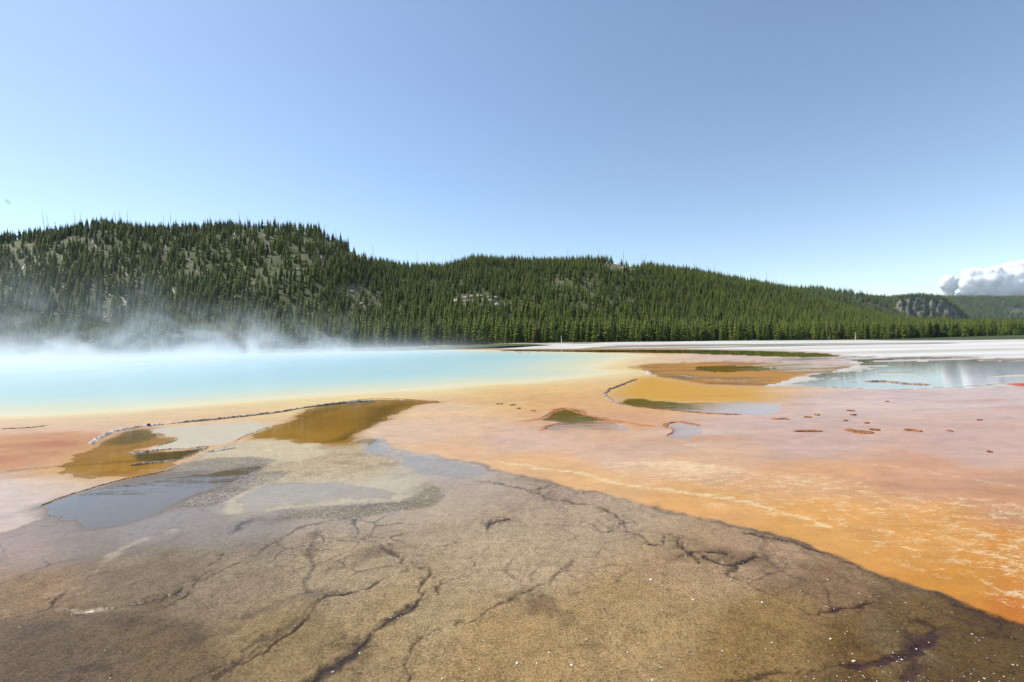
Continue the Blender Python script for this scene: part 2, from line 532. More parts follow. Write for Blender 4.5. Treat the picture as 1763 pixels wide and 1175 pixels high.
# ---- far: dark olive channel, marshy strips, white sinter plain
m, s_ch = zone([(885, 603), (1000, 602.6), (1160, 602.6), (1313, 604.5), (1400, 608), (1438, 611.5), (1425, 615), (1370, 615.5), (1300, 613), (1200, 609.5), (1100, 607.5), (900, 605.4)], 0.004)
blend(m, G(196, 124, 52), 0.7, 0.2)
blend(m * smooth(8, 24, X), G(150, 138, 52))
PLAIN = [(700, 601.5), (880, 601), (1100, 600.5), (1300, 602), (1410, 606), (1450, 612), (1520, 616), (1640, 614), (1763, 618), (2300, 610), (2300, 567), (1763, 580), (1313, 584), (900, 589), (690, 595)]
m, s_pl = zone(PLAIN, 0.02)
blend(m, S(236, 232, 224, 0.66), 0.0, 0.3)
st = smooth(0.05, 0.45, fbm(X * 0.12, Y, 7.0, 6, 91) + 0.15)
blend(m * st * 0.5, G(168, 160, 142))
m2, _ = zone([(860, 600), (900, 601.8), (1160, 600.6), (1313, 597.5), (1480, 594.5), (1640, 592), (1600, 589.5), (1450, 591), (1300, 592.5), (1100, 594), (900, 597)], 0.012)
blend(m2 * 0.85 * smooth(-0.5, 0.1, n_far), G(146, 136, 110), 0.5)
m3, _ = zone([(660, 599), (900, 592.5), (1313, 587), (1763, 583.3), (2300, 570), (2300, 566), (1763, 580), (1313, 582), (660, 592)], 0.01)
blend(m3 * smooth(-0.2, 0.3, n_far) * 0.8, G(120, 116, 76), 0)
# dark mottled margin between the white plain and the right lagoon
LAGOON = [(1440, 616), (1500, 617), (1570, 619), (1640, 617), (1763, 622), (2300, 612), (2300, 655), (1763, 660), (1720, 664), (1645, 670), (1492, 669), (1390, 665.5), (1330, 664), (1356, 657), (1395, 646), (1450, 636), (1480, 630), (1455, 622)]
s_lg = sdf_poly(XW, YW, W(LAGOON, 5))
mt = fbm(X * 0.25, Y, 2.4, 6, 101) + 0.4 * n_mid
m, _ = zone(LAGOON, 0.01)
blend(m, G(196, 186, 178), 0.6, 0.3)
blend(m * smooth(0.0, 0.5, mt) * 0.6, G(150, 138, 124))
mg = (1 - smooth(0.0, 0.14, np.abs(s_lg / D + 0.03))) * (pix(X, Y, 0 * X)[1] < 632)
blend(mg * smooth(-0.15, 0.25, mt) * 0.85, G(112, 106, 94), 0.3, 1.0)
m, _ = zone([(1285, 630), (1340, 626), (1440, 621), (1500, 630), (1445, 641), (1385, 641), (1300, 637)], 0.03)
blend(m * smooth(-0.2, 0.2, mt) * 0.8, G(206, 196, 176), 0.1, 1.0)
blend(m * smooth(0.05, 0.35, fbm(X * 0.2, Y, 1.6, 5, 197)) * 0.9, G(120, 98, 52), 0.3, 1.0)
for q in ([(1400, 650), (1430, 652), (1455, 648)], [(1462, 657), (1480, 656), (1500, 659)], [(1600, 664), (1640, 665), (1700, 662)], [(1545, 640), (1600, 641), (1660, 639)], [(1680, 646), (1720, 645), (1763, 647)]):
    blend(line(q, 3, 3, jit=1.2) * 0.8, G(118, 104, 90))
m, _ = zone([(1730, 661), (1763, 652), (1850, 640), (1900, 668), (1763, 666)], 0.02)
blend(m, G(212, 98, 50), 0.2)
# faint pale and mauve bands of the right flats
bd = smooth(0.1, 0.6, fbm(X * 0.22, Y, 1.6, 6, 111)) * (1 - mB) * smooth(1.5, 5, X) * smooth(5, 8, Y) * (1 - smooth(18, 22, Y))
blend(bd * 0.4, G(238, 218, 200))
bd = smooth(0.15, 0.6, fbm(X * 0.2, Y, 1.2, 6, 121)) * (1 - mB) * smooth(0.5, 5, X) * smooth(4, 7, Y) * (1 - smooth(18, 22, Y))
blend(bd * 0.35, G(188, 130, 98))

# ---- veins and cracks in the mat
VEIN = BR(58, 45, 36); VEINB = BR(76, 54, 30)
CR = [
    ([(33, 1064), (64, 1055), (92, 1050), (105, 1038), (112, 1020)], 5, 0.8), ([(123, 1051), (166, 1051), (217, 1038), (255, 1031), (289, 1023), (314, 1006), (347, 995), (352, 982), (370, 962), (375, 954)], 5, 0.75),
    ([(278, 1043), (306, 1028), (329, 1008), (370, 992), (414, 969), (450, 951), (491, 926), (509, 911), (568, 898), (606, 890)], 5, 0.6), ([(350, 955), (366, 957), (384, 955)], 8, 0.5),
    ([(396, 918), (405, 908), (419, 900), (450, 890), (500, 879), (560, 873), (650, 868), (720, 862)], 9, 0.6), ([(189, 906), (237, 893), (291, 880), (317, 873), (345, 860)], 2.5, 0.85),
    ([(330, 858), (338, 842), (342, 830)], 2.5, 0.7), ([(300, 862), (330, 845), (368, 832)], 2.5, 0.7),
    ([(540, 1175), (568, 1151), (580, 1138), (619, 1118), (657, 1080), (683, 1061), (708, 1041)], 26, 0.55), ([(540, 1175), (580, 1140), (619, 1120), (657, 1079), (683, 1061), (708, 1041), (721, 1013), (741, 998), (739, 982), (716, 972), (721, 959), (746, 944), (797, 930), (823, 916), (838, 903), (872, 895)], 7, 0.75),
    ([(703, 977), (683, 962), (657, 941), (624, 926), (614, 913), (608, 895)], 8, 0.6), ([(703, 980), (670, 992), (644, 1008), (634, 1015), (598, 1023), (560, 1028), (537, 1049), (522, 1074), (491, 1097), (473, 1110), (460, 1126), (440, 1137)], 5, 0.7),
    ([(751, 1020), (759, 1003), (797, 980), (808, 964), (833, 941), (854, 931), (880, 925)], 5, 0.65), ([(700, 1175), (708, 1141), (708, 1115), (721, 1105), (759, 1087), (785, 1077), (823, 1066), (849, 1049), (890, 1031), (918, 1010), (949, 998), (969, 982), (990, 969)], 6, 0.5),
    ([(534, 1022), (537, 977), (537, 952), (545, 921)], 14, 0.4), ([(430, 1060), (480, 1040), (520, 1025), (560, 1028)], 22, 0.35),
    ([(1123, 937), (1138, 936), (1151, 934), (1158, 930), (1171, 931), (1179, 939), (1191, 952), (1199, 949), (1232, 949), (1250, 955)], 6, 0.85), ([(1138, 938), (1160, 942), (1181, 941)], 5, 0.8), ([(1168, 921), (1172, 931)], 7, 0.7), ([(1150, 920), (1153, 932)], 5, 0.5),
    ([(1166, 962), (1191, 953), (1199, 964), (1207, 972)], 5, 0.6), ([(1212, 959), (1237, 972), (1263, 973), (1278, 969), (1314, 959)], 6, 0.8), ([(1265, 974), (1250, 984), (1250, 995), (1271, 1003), (1310, 1020)], 8, 0.65),
    ([(1000, 900), (1023, 913), (1043, 916), (1074, 899), (1099, 898)], 4, 0.55), ([(1059, 890), (1074, 899), (1077, 916), (1105, 926), (1123, 937)], 5, 0.45), ([(855, 835), (896, 843), (926, 853), (937, 840), (960, 835), (1000, 850)], 6, 0.6),
    ([(926, 853), (944, 863), (972, 866), (1010, 872), (1059, 890)], 5, 0.6), ([(820, 830), (860, 836)], 8, 0.5),
    ([(1400, 1056), (1423, 1054), (1441, 1049), (1471, 1043), (1504, 1038), (1550, 1036)], 5, 0.7), ([(1581, 1069), (1607, 1087), (1594, 1112), (1556, 1125), (1517, 1138), (1466, 1146), (1390, 1153), (1313, 1164), (1275, 1172)], 12, 0.8),
    ([(1607, 1049), (1645, 1061), (1683, 1077)], 14, 0.7), ([(1632, 1038), (1670, 1049), (1711, 1064), (1763, 1079), (1900, 1118)], 11, 0.85), ([(1711, 1066), (1722, 1074), (1690, 1086)], 6, 0.7), ([(1568, 1130), (1575, 1150), (1568, 1180)], 16, 0.6), ([(1600, 1080), (1640, 1085), (1740, 1100)], 24, 0.45), ([(1594, 1100), (1580, 1118)], 22, 0.6),
    ([(1313, 930), (1320, 955), (1360, 990), (1400, 1000)], 10, 0.3), ([(380, 1170), (420, 1140), (440, 1110), (470, 1090)], 14, 0.5), ([(330, 1175), (390, 1145), (450, 1120), (520, 1060)], 10, 0.35), ([(0, 1075), (60, 1085), (200, 1060), (330, 1090)], 40, 0.25), ([(100, 1160), (260, 1130), (400, 1085)], 30, 0.25),
    ([(1280, 918), (1400, 948), (1490, 980), (1560, 1003), (1640, 1035)], 5, 0.65),
]
groove = np.zeros(N)
for pts, w, a in CR:
    a = min(1.0, a * 1.2)
    m = line(pts, w * .62, 2.0, jit=1.2) * np.clip(0.75 + 0.9 * n_mid + 0.7 * n_fin, 0.1, 1)
    blend(m * a, VEIN if pts[0][0] < 1100 or pts[0][1] < 1000 else VEINB, 0.4)
    groove = np.maximum(groove, m * a)
# finer veining, as a warped cell pattern
def cells(x, y, lam, seed):
    xs, ys = x / lam, y / lam
    f1 = np.full(x.shape, 9.0); f2 = np.full(x.shape, 9.0)
    bx, by = np.floor(xs), np.floor(ys)
    for dx in (-1, 0, 1):
        for dy in (-1, 0, 1):
            qx, qy = bx + dx, by + dy
            d = np.hypot(qx + _hash(qx, qy, seed) - xs, qy + _hash(qx, qy, seed + 5) - ys)
            f2 = np.minimum(f2, np.maximum(f1, d)); f1 = np.minimum(f1, d)
    return f2 - f1
cv = cells(X + 0.22 * n_mid + 0.05 * n_fin, Y + 0.22 * fbm(X, Y, 1.1, 5, 131), 0.6, 7)
cm = (1 - smooth(0.0, 0.05, cv)) * mB * smooth(0.05, 0.45, fbm(X, Y, 2.2, 3, 141) + 0.1) * (1 - smooth(0.2, 0.5, np.where(sT > 0, 1, 0)))
blend(cm * 0.75, BR(74, 56, 42))
cv2 = cells(X + 0.10 * n_mid + 0.05 * n_fin, Y + 0.12 * fbm(X, Y, 0.5, 5, 133), 0.28, 17)
cm2 = (1 - smooth(0.0, 0.10, cv2)) * mB * smooth(0.1, 0.45, fbm(X, Y, 1.3, 4, 143) + 0.5 * smooth(0, 3, X) - 0.1) * (1 - smooth(9, 14, Y))
blend(cm2 * 0.38, BR(84, 66, 50))
# dark granular halo about the larger veins
gran = smooth(-0.05, 0.35, fbm(X, Y, 0.06, 3, 163) + 0.5 * fbm(X, Y, 0.5, 4, 165)) * mB
hal = np.zeros(N)
for pts, w, a in CR:
    if w < 20: hal = np.maximum(hal, a * line(pts, w * 2.2, 3.0, jit=1.2))
blend(hal * gran * 0.75, BR(92, 74, 58), None, 1.3)
blend(gran * 0.12 * (1 - hal), BR(96, 78, 58))
# pale mineral veins on the left
for pts, w, a in [([(0, 1057), (20, 1058), (38, 1060)], 6, 0.9), ([(75, 1022), (130, 1016), (165, 984), (205, 950), (240, 932), (290, 918), (300, 912)], 7, 0.45), ([(80, 1010), (150, 985), (230, 965)], 30, 0.18),
                  ([(123, 902), (160, 888), (185, 884)], 4, 0.6), ([(190, 855), (225, 858), (245, 866)], 5, 0.5), ([(110, 1053), (150, 1049), (200, 1044)], 4, 0.5)]:
    blend(line(pts, w, 3, jit=1.3) * a * np.clip(0.45 + 1.3 * n_mid + 0.9 * n_fin, 0, 1), G(226, 206, 170))

# the mat round the mirror pool is soaked too
m, _ = zone([(-60, 940), (64, 896), (200, 850), (420, 840), (560, 850), (700, 790), (860, 806), (900, 850), (700, 900), (420, 930), (200, 960), (40, 985)], 0.06)
blend(m * mB * smooth(-0.5, 0.1, n_mid + 0.3), None, 0.65, 0.7)

# ---- relief
def rel(lam, o, seed): return fbm(X, Y, lam, o, seed)
lob = smooth(-0.1, 0.3, sT)
Z += mB * (0.014 * rel(0.8, 4, 151) + 0.005 * n_fin + 0.0025 * rel(0.06, 3, 153)) - 0.014 * groove + lob * mB * (0.015 + 0.02 * rel(0.35, 4, 155))
Z += 0.004 * n_mid * (1 - mB)
POOLS = {}
def pool(name, s, depth=0.035, slope=0.05):        # sink the bed; the water sheet covers where the bed dips
    global Z
    d = np.clip(s * slope, 0, depth)
    k = smooth(0.3, 1.5, -s)
    Z = np.where(s > -1.5, np.minimum(Z, 0.012) * k + 0.004 * (1 - k) * (s < 0) - d, Z)
    POOLS[name] = s
pool('spring', s_sp, 0.25, 0.05)
P_TREE = W([(60, 876), (90, 864), (120, 853), (150, 844), (180, 835), (215, 826), (250, 820), (290, 813), (330, 814), (362, 814), (400, 807), (444, 806), (424, 820), (400, 833), (384, 842), (340, 854), (312, 868), (280, 884), (215, 903), (150, 905), (95, 890)], 5)
s_tr = sdf_poly(XW, YW, P_TREE); pool('tr', s_tr)
s_pc = s_pc + 0.22 * n_mid + 0.12 * n_fin; pool('am', s_pc)
s_am2 = sdf_poly(XW, YW, W([(180, 764), (230, 743), (276, 740), (273, 752), (304, 757), (262, 770), (225, 777), (340, 775), (342, 779), (312, 790), (290, 810), (200, 824), (120, 818), (100, 800)], 5)) + 0.2 * n_mid + 0.1 * n_fin; pool('am2', s_am2)
s_gr2 = sdf_poly(XW, YW, W([(405, 862), (430, 842), (480, 831), (560, 827), (640, 834), (694, 846), (680, 860), (600, 867), (500, 874), (430, 882)], 5)) - 0.10 + 0.28 * fbm(X, Y, 0.9, 5, 173); pool('gr2', s_gr2, 0.02, 0.03)
blend(smooth(-0.5, 0.35, s_gr2) * 0.8, G(206, 192, 170), 0.6, 0.6)
_bl = W([(617, 767), (640, 757), (680, 768), (740, 786), (800, 800), (850, 812), (830, 822), (760, 822), (722, 815), (690, 797), (655, 781)], 5)
blend(smooth(-0.15, 0.1, sdf_poly(XW, YW, _bl)), G(198, 184, 170), 0.5)
blend(smooth(-0.25, 0.1, sdf_poly(XW, YW, P_TREE)), G(136, 122, 108), 0.6, 0.5)
s_bl = 0.5 * n_mid - 0.05 + sdf_poly(XW, YW, W([(617, 767), (640, 757), (680, 768), (740, 786), (800, 800), (850, 812), (830, 822), (760, 822), (722, 815), (690, 797), (655, 781)], 5)); pool('bl', s_bl, 0.02, 0.02)
s_p5 = sdf_poly(XW, YW, W([(1066, 691), (1090, 686), (1150, 691), (1182, 695), (1290, 694), (1352, 698), (1335, 711), (1285, 715), (1246, 712), (1200, 710), (1131, 703), (1085, 698)], 5)); pool('p5', s_p5)
s_p6 = sdf_poly(XW, YW, W([(927, 722), (957, 708), (972, 706), (1003, 714), (1036, 722), (1070, 732), (1082, 742), (1040, 740), (1003, 739), (940, 740), (955, 731), (950, 727)], 5)); pool('p6', s_p6)
s_p7 = sdf_poly(XW, YW, W([(1146, 752), (1159, 743), (1151, 734), (1158, 729), (1178, 730), (1213, 736), (1205, 746), (1180, 756)], 5)); pool('p7', s_p7)
s_lg2 = s_lg + 2.2 * (mt - 0.02) * np.clip(1 - s_lg / 7.0, 0.35, 1) - 0.3 - 5 * smooth(0.14, 0.34, fbm(X * 0.14, Y, 1.8, 5, 191)); s_lg2 = s_lg2 - 1.5 * np.maximum.reduce([line(q, 2.2, 2.5, jit=1.2) for q in ([(1400, 650), (1430, 652), (1455, 648)], [(1462, 657), (1480, 656), (1500, 659)], [(1545, 640), (1600, 641), (1660, 639)], [(1680, 646), (1720, 645), (1763, 647)])])
blend(smooth(0.0, 0.5, -s_lg2) * (s_lg > -0.2), G(222, 214, 202), 0.1, 0.6)
pool('lg', s_lg2)
s_or3 = sdf_poly(XW, YW, W([(1190, 633), (1260, 630), (1340, 634), (1300, 640), (1230, 641)], 5)) + 0.6 * n_mid; pool('or', s_or3)
pool('ch', s_ch, 0.05, 0.03)
s_ms = sdf_poly(XW, YW, W([(870, 599.5), (900, 600.8), (1160, 600), (1313, 597), (1480, 594.2), (1440, 592), (1300, 593), (1100, 594.5), (900, 597.5)], 4)) + 2.0 * n_far; pool('ms', s_ms, 0.05, 0.01)

# ------------------------------------------------------------------ materials of the flats
mg_, t, b = material('ground')
P = t.pos()
col = t.attr('col', 'Color'); gr = t.attr('grain'); wt = t.attr('wet'); fk = t.attr('fleck')
g1 = t.noise(55, 5, 0.65, P); g2 = t.noise(11, 6, 0.62, P); g3 = t.noise(190, 2, 0.5, P)
gv = t.math('ADD', t.math('MULTIPLY', t.math('SUBTRACT', g1, 0.5), 2.3), t.math('MULTIPLY', t.math('SUBTRACT', g2, 0.5), 0.8))
gv = t.math('ADD', gv, t.math('MULTIPLY', t.math('SUBTRACT', g3, 0.5), 0.8))
g4 = t.noise(2.6, 7, 0.7, P, 0.5)
gv = t.math('ADD', gv, t.math('MULTIPLY', t.math('SUBTRACT', g4, 0.5), 0.7))
k = t.math('MAXIMUM', t.math('MULTIPLY_ADD', gv, gr, 1.0), 0.3)
c1 = t.mix(1.0, col, k, 'MULTIPLY')
fpos = t.scalev(P, (0.55, 1.0, 1.0))
f1 = t.noise(8.5, 9, 0.72, fpos, 0.5)
f2 = t.noise(38, 5, 0.65, fpos, 0.2)
fm = t.math('ADD', t.math('MULTIPLY', f1, 0.62), t.math('MULTIPLY', f2, 0.38))
th = t.math('MULTIPLY_ADD', fk, -0.19, 0.63)
fmask = t.math('MULTIPLY', t.ramp(t.math('SUBTRACT', fm, th), -0.02, 0.11), t.ramp(fk, 0.02, 0.25))
c2 = t.mix(t.math('MULTIPLY', fmask, 0.7), c1, tuple(G(255, 232, 186)))
t.put(b.inputs['Base Color'], c2)
b.inputs['Roughness'].default_value = 0.75
b.inputs['Specular IOR Level'].default_value = 0.06
t.put(b.inputs['Coat Weight'], wt)
b.inputs['Coat IOR'].default_value = 1.33
t.put(b.inputs['Coat Roughness'], t.ramp(wt, 0.3, 0.9, 0.32, 0.06))
hb = t.math('ADD', t.math('ADD', t.math('MULTIPLY', g1, 0.6), g3), t.math('MULTIPLY', g2, 1.6))
t.put(b.inputs['Normal'], t.bump(hb, t.math('MULTIPLY', gr, 0.75, clamp=True), 0.009))

mw_, t, b = material('shallow_water')               # clear film of water: reflects, lets the bed through
for n in list(t.n):
    if n.type == 'BSDF_PRINCIPLED': t.n.remove(n)
out = [n for n in t.n if n.type == 'OUTPUT_MATERIAL'][0]
tr = t.n.new('ShaderNodeBsdfTransparent'); tr.inputs[0].default_value = (0.93, 0.93, 0.90, 1)
gl = t.n.new('ShaderNodeBsdfGlossy'); gl.inputs['Roughness'].default_value = 0.035
gl.inputs['Color'].default_value = (1, 1, 1, 1)
fr = t.n.new('ShaderNodeFresnel'); fr.inputs[0].default_value = 1.33
hn = t.noise(2.2, 4, 0.55, t.scalev(t.pos(), (0.35, 1.8, 1)))
bm = t.bump(hn, 0.07, 0.05)
t.l.new(bm, gl.inputs['Normal']); t.l.new(bm, fr.inputs['Normal'])
mx = t.n.new('ShaderNodeMixShader')
t.l.new(fr.outputs[0], mx.inputs[0]); t.l.new(tr.outputs[0], mx.inputs[1]); t.l.new(gl.outputs[0], mx.inputs[2])
t.l.new(mx.outputs[0], out.inputs[0])

ms_, t, b = material('spring_water')                # milky blue hot water, ruffled
t.put(b.inputs['Base Color'], t.attr('col', 'Color'))
b.inputs['Roughness'].default_value = 0.6
b.inputs['Specular IOR Level'].default_value = 0.0
b.inputs['Coat Weight'].default_value = 0.55
b.inputs['Coat IOR'].default_value = 1.33
b.inputs['Coat Roughness'].default_value = 0.18
pw = t.scalev(t.pos(), (0.7, 1.0, 1))
hw = t.math('ADD', t.noise(3.5, 4, 0.6, pw), t.math('MULTIPLY', t.noise(14, 3, 0.6, pw), 0.35))
t.put(b.inputs['Normal'], t.bump(hw, 0.6, 0.06))

# ground object
BZ = base(X, np.maximum(Y, 1.0))
gme = mesh_np('ground', np.stack([X, Y, Z + BZ], 1), QUADS)
set_attr(gme, 'col', np.clip(COL, 0.005, 0.9)); set_attr(gme, 'wet', np.clip(wet, 0, 1)); set_attr(gme, 'grain', np.clip(grain, 0, 1.4)); set_attr(gme, 'fleck', fleck)
tag(link('ground', gme, mg_), 'flat hot spring terrace of orange, pink and brown bacterial mat', kind='structure')


def sheet(name, mask_v, z, m, label, colf=None):
    q = QUADS[mask_v[QUADS].all(1)]
    used = np.unique(q)
    remap = np.full(N, -1, np.int64); remap[used] = np.arange(len(used))
    zz = z + BZ[used]
    me = mesh_np(name, np.stack([X[used], Y[used], zz], 1), remap[q])
    if colf is not None: set_attr(me, 'col', colf[used])
    return tag(link(name, me, m), label, kind='structure')


# colour of the spring by depth
dd = np.clip(s_sp, 0, 100)
kx = np.clip((Y - 18) / 40, 0, 1)
dn_ = dd / (1.25 + 1.2 * kx) + 0.5 * n_big
stops = [(0.0, S(250, 242, 214, .66)), (0.5, S(248, 241, 204, .66)), (1.3, S(240, 240, 206, .65)), (2.6, S(228, 238, 218, .65)), (4.2, S(210, 236, 228, .65)), (7.0, S(194, 230, 230, .65)), (14, S(174, 221, 229, .63)), (30, S(152, 204, 223, .57))]
sc_ = np.zeros((N, 3))
xs = [a for a, _ in stops]
for ch in range(3):
    sc_[:, ch] = np.interp(dn_, xs, [c[ch] for _, c in stops])
sheet('hot_spring_water', s_sp > -0.6, -0.002, ms_, 'wide steaming turquoise hot spring with a cream and yellow rim', sc_)
WATERS = [('runoff_pool', s_tr > -0.3, 'shallow blue-grey pool mirroring the forest below the grey gravel patch'),
          ('runoff_pool', s_pc > -0.3, 'amber brown pool under the dark crusted rim'),
          ('runoff_pool', s_am2 > -0.3, 'orange and olive pool inside the white crusted rim on the left'),
          ('puddle', s_gr2 > -0.3, 'grey puddle lying in the tan lobe of mat'),
          ('puddle', s_bl > -0.3, 'narrow blue puddle along the edge of the peach flats'),
          ('runoff_pool', s_p5 > -0.3, 'blue and olive pool inside the curved crust on the right'),
          ('puddle', s_p6 > -0.3, 'olive and blue puddle with an orange rim amid the peach flats'),
          ('puddle', s_p7 > -0.3, 'small blue puddle with an orange hooked rim'),
          ('lagoon_water', s_lg2 > -0.3, 'wide shallow lagoon mirroring sky and clouds beside the white plain'),
          ('puddle', s_or3 > -0.3, 'thin blue and olive puddle at the back of the orange lagoon'),
          ('channel_water', s_ch > -0.3, 'narrow olive runoff channel before the white plain')]
for nm, mk, lb in WATERS:
    sheet(nm, mk & (Y > 1), 0.0, mw_, lb)

# ------------------------------------------------------------------ hills
TOP = [(-900, 430), (-500, 425), (-200, 412), (0, 402), (50, 397), (100, 392), (150, 381), (200, 378), (250, 385), (300, 385), (350, 383), (400, 380), (450, 380), (500, 379), (540, 381), (560, 393), (590, 410), (620, 429), (650, 444),
       (680, 450), (720, 453), (760, 453), (790, 446), (815, 437), (850, 440), (900, 441), (950, 442), (1000, 438), (1050, 441), (1100, 450), (1150, 455), (1200, 462), (1250, 471), (1300, 480), (1350, 490),
       (1400, 507), (1450, 521), (1500, 534), (1560, 546), (1650, 551), (1763, 551), (2100, 553), (2700, 556)]
TP = np.array(TOP, float)
_x, _y, _z = ray(TP[:, 0], TP[:, 1])
TU, TE = _x / _y, _z / _y                          # bearing and slope of the tree tops on the skyline
CREST = np.array([(-900, 470), (0, 440), (400, 430), (540, 430), (660, 480), (820, 500), (1050, 520), (1370, 600), (1560, 640), (1763, 680), (2700, 760)], float)


def hparams(u):
    p = upx(u)
    yf = np.interp(p, FOOT[:, 0], FOOT[:, 1]); yc = np.interp(p, CREST[:, 0], CREST[:, 1])
    zc = CAM_H + yc * np.interp(u, TU, TE) - 9.5
    return yf, yc, np.maximum(zc, 0.5)


def hill_z(u, y):
    yf, yc, zc = hparams(u)
    s = (y - yf) / (yc - yf)
    sc1 = np.clip(s, 0, 1)
    g = 0.34 * sc1 + 0.66 * (sc1 * sc1 * (3 - 2 * sc1))
    zf = np.interp(upx(u), FOOT[:, 0], FOOT[:, 2])
    z = zf + (zc - zf) * g
    nz = fbm(u * 420, y, 90, 5, 201) * 7.0 + fbm(u * 420, y, 30, 4, 207) * 2.0
    z = z + nz * np.clip(sc1 * (1 - sc1) * 4, 0, 1) * np.clip(zc / 60, 0.1, 1)
    z = np.where(s > 1, zc - (y - yc) * 0.22 - 0, z)
    z = np.where(s < 0, zf + s * 6.0, z)
    return z


def hill_hit(px, py):                              # where a view ray meets the hill
    x, ry, rz = ray(px, py)
    u = float(x / ry)
    yf, yc, zc = hparams(np.array([u]))
    ys = np.linspace(float(yf[0]) - 5, float(yc[0]) + 2, 1200)
    zr = CAM_H + ys * float(rz / ry)
    zh = hill_z(np.full(ys.shape, u), ys)
    w = np.where(zh >= zr)[0]
    y = ys[w[0]] if len(w) else float(yc[0])
    return np.array([u * y, y, float(hill_z(np.array([u]), np.array([y]))[0])])


# bare patches (photo px centre, radii, amount)
BARE = [(30, 428, 45, 12, .97), (45, 455, 42, 16, .85), (130, 417, 35, 9, .95), (165, 430, 30, 14, .7), (100, 437, 20, 14, .7), (500, 393, 60, 8, .8), (560, 420, 45, 22, .6), (625, 440, 40, 16, .85), (530, 440, 60, 30, .3), (470, 460, 40, 22, .4), (440, 410, 40, 25, .55), (445, 480, 40, 14, .6),
        (614, 502, 36, 12, 1.0), (625, 520, 40, 24, .6), (820, 515, 45, 14, .92), (862, 525, 26, 12, .9), (795, 521, 20, 9, .95), (1070, 462, 50, 12, .95), (1010, 452, 30, 6, .6), (1000, 500, 70, 35, .55), (960, 485, 14, 12, .8), (1050, 530, 60, 20, .5), (1070, 518, 40, 12, .7), (1100, 480, 40, 8, .5), (715, 452, 30, 8, .8), (215, 520, 20, 14, .6), (60, 500, 40, 20, .35), (330, 455, 40, 30, .3), (250, 470, 40, 25, .35), (200, 470, 30, 20, .4),
        (1270, 520, 20, 5, .6), (640, 590, 40, 8, .6)]


LOGS = [(29, 445, 33, 457), (38, 465, 47, 450), (18, 457, 19, 469), (44, 460, 46, 468), (37, 446, 40, 437), (50, 441, 55, 436), (18, 503, 20, 493), (98, 440, 106, 434), (107, 441, 108, 452), (158, 413, 162, 423), (161, 422, 167, 427), (154, 427, 154, 433), (197, 463, 200, 475), (216, 470, 221, 477),
        (225, 478, 234, 485), (283, 419, 286, 428), (336, 464, 341, 469), (322, 445, 329, 452), (181, 503, 193, 512), (207, 512, 214, 516), (211, 516, 221, 529), (179, 549, 188, 544), (209, 530, 221, 529), (297, 498, 301, 506), (419, 459, 423, 464), (403, 401, 405, 408), (106, 494, 110, 496), (459, 417, 462, 422),
        (473, 395, 477, 406), (524, 401, 525, 414), (513, 434, 517, 438), (552, 441, 555, 447), (509, 463, 514, 465), (708, 451, 712, 457), (626, 526, 629, 531), (601, 508, 603, 516), (688, 524, 690, 531), (649, 506, 653, 503), (849, 519, 852, 511), (962, 479, 964, 489), (33, 468, 50, 462), (25, 462, 38, 458), (60, 452, 68, 447),
        (140, 425, 150, 428), (120, 412, 135, 417), (455, 405, 462, 412), (600, 437, 608, 441), (622, 436, 632, 441), (645, 503, 651, 508), (690, 516, 697, 526), (790, 524, 802, 520), (812, 519, 824, 514), (838, 511, 852, 517), (985, 505, 995, 512), (1030, 470, 1041, 474), (1062, 455, 1072, 458), (915, 470, 921, 478), (940, 500, 948, 507)]
for q in LOGS[:40]:
    BARE.append(((q[0] + q[2]) / 2, max(q[1], q[3]) + 4, 8, 9, .9))


def bare_at(px, py):
    b = np.zeros(px.shape)
    for cx, cy, rx, ry_, a in BARE:
        b = np.maximum(b, a * (1 - smooth(0.55, 1.15, np.hypot((px - cx) / rx, (py - cy) / ry_))))
    return b


mh_, t, b = material('hill_ground')
P = t.pos()
n1 = t.noise(0.45, 8, 0.72, P, 0.4); n2 = t.noise(0.09, 4, 0.6, P)
c = t.mix(t.ramp(n1, 0.40, 0.56), t.attr('col', 'Color'), tuple(S(80, 90, 42)))
c = t.mix(t.ramp(n1, 0.58, 0.74, 0, 0.6), c, tuple(S(170, 158, 142)))
c = t.mix(1.0, c, t.ramp(n2, 0.3, 0.7, 0.8, 1.2), 'MULTIPLY')
t.put(b.inputs['Base Color'], c)
b.inputs['Roughness'].default_value = 0.95
t.put(b.inputs['Normal'], t.bump(n1, 0.8, 0.6))

us = np.linspace(-2.2, 2.6, 420)
sv = np.concatenate([np.linspace(-0.12, 1.0, 110), np.linspace(1.03, 1.9, 14)])
SV, UU = np.meshgrid(sv, us, indexing='ij')
yf, yc, zc = hparams(UU)
HY = yf + SV * (yc - yf)
HZ = hill_z(UU, HY)
HX = UU * HY
hid = np.arange(HX.size).reshape(HX.shape)
hq = np.stack([hid[:-1, :-1], hid[:-1, 1:], hid[1:, 1:], hid[1:, :-1]], -1).reshape(-1, 4)
hp = pix(HX, HY, HZ)
hb_ = bare_at(*hp).ravel()
hc = S(68, 70, 38)[None, :] * (1 - hb_[:, None]) + S(140, 126, 106)[None, :] * hb_[:, None]
hme = mesh_np('forested_hill', np.stack([HX.ravel(), HY.ravel(), HZ.ravel()], 1), hq)
set_attr(hme, 'col', hc)
tag(link('forested_hill', hme, mh_), 'long hill of grey-brown soil under the pine forest', kind='structure')

# plain to the horizon
m_plain = simple('plain', S(70, 80, 44), 0.95, 0.3, 0.02)
pm = bmesh.new()
bmesh.ops.create_circle(pm, cap_ends=True, segments=48, radius=4000)
me = bpy.data.meshes.new('terrain'); pm.to_mesh(me); pm.free()
o = link('terrain', me, m_plain); o.location = (0, 0, -1.6)
tag(o, 'dark plain that reaches the horizon', kind='structure')

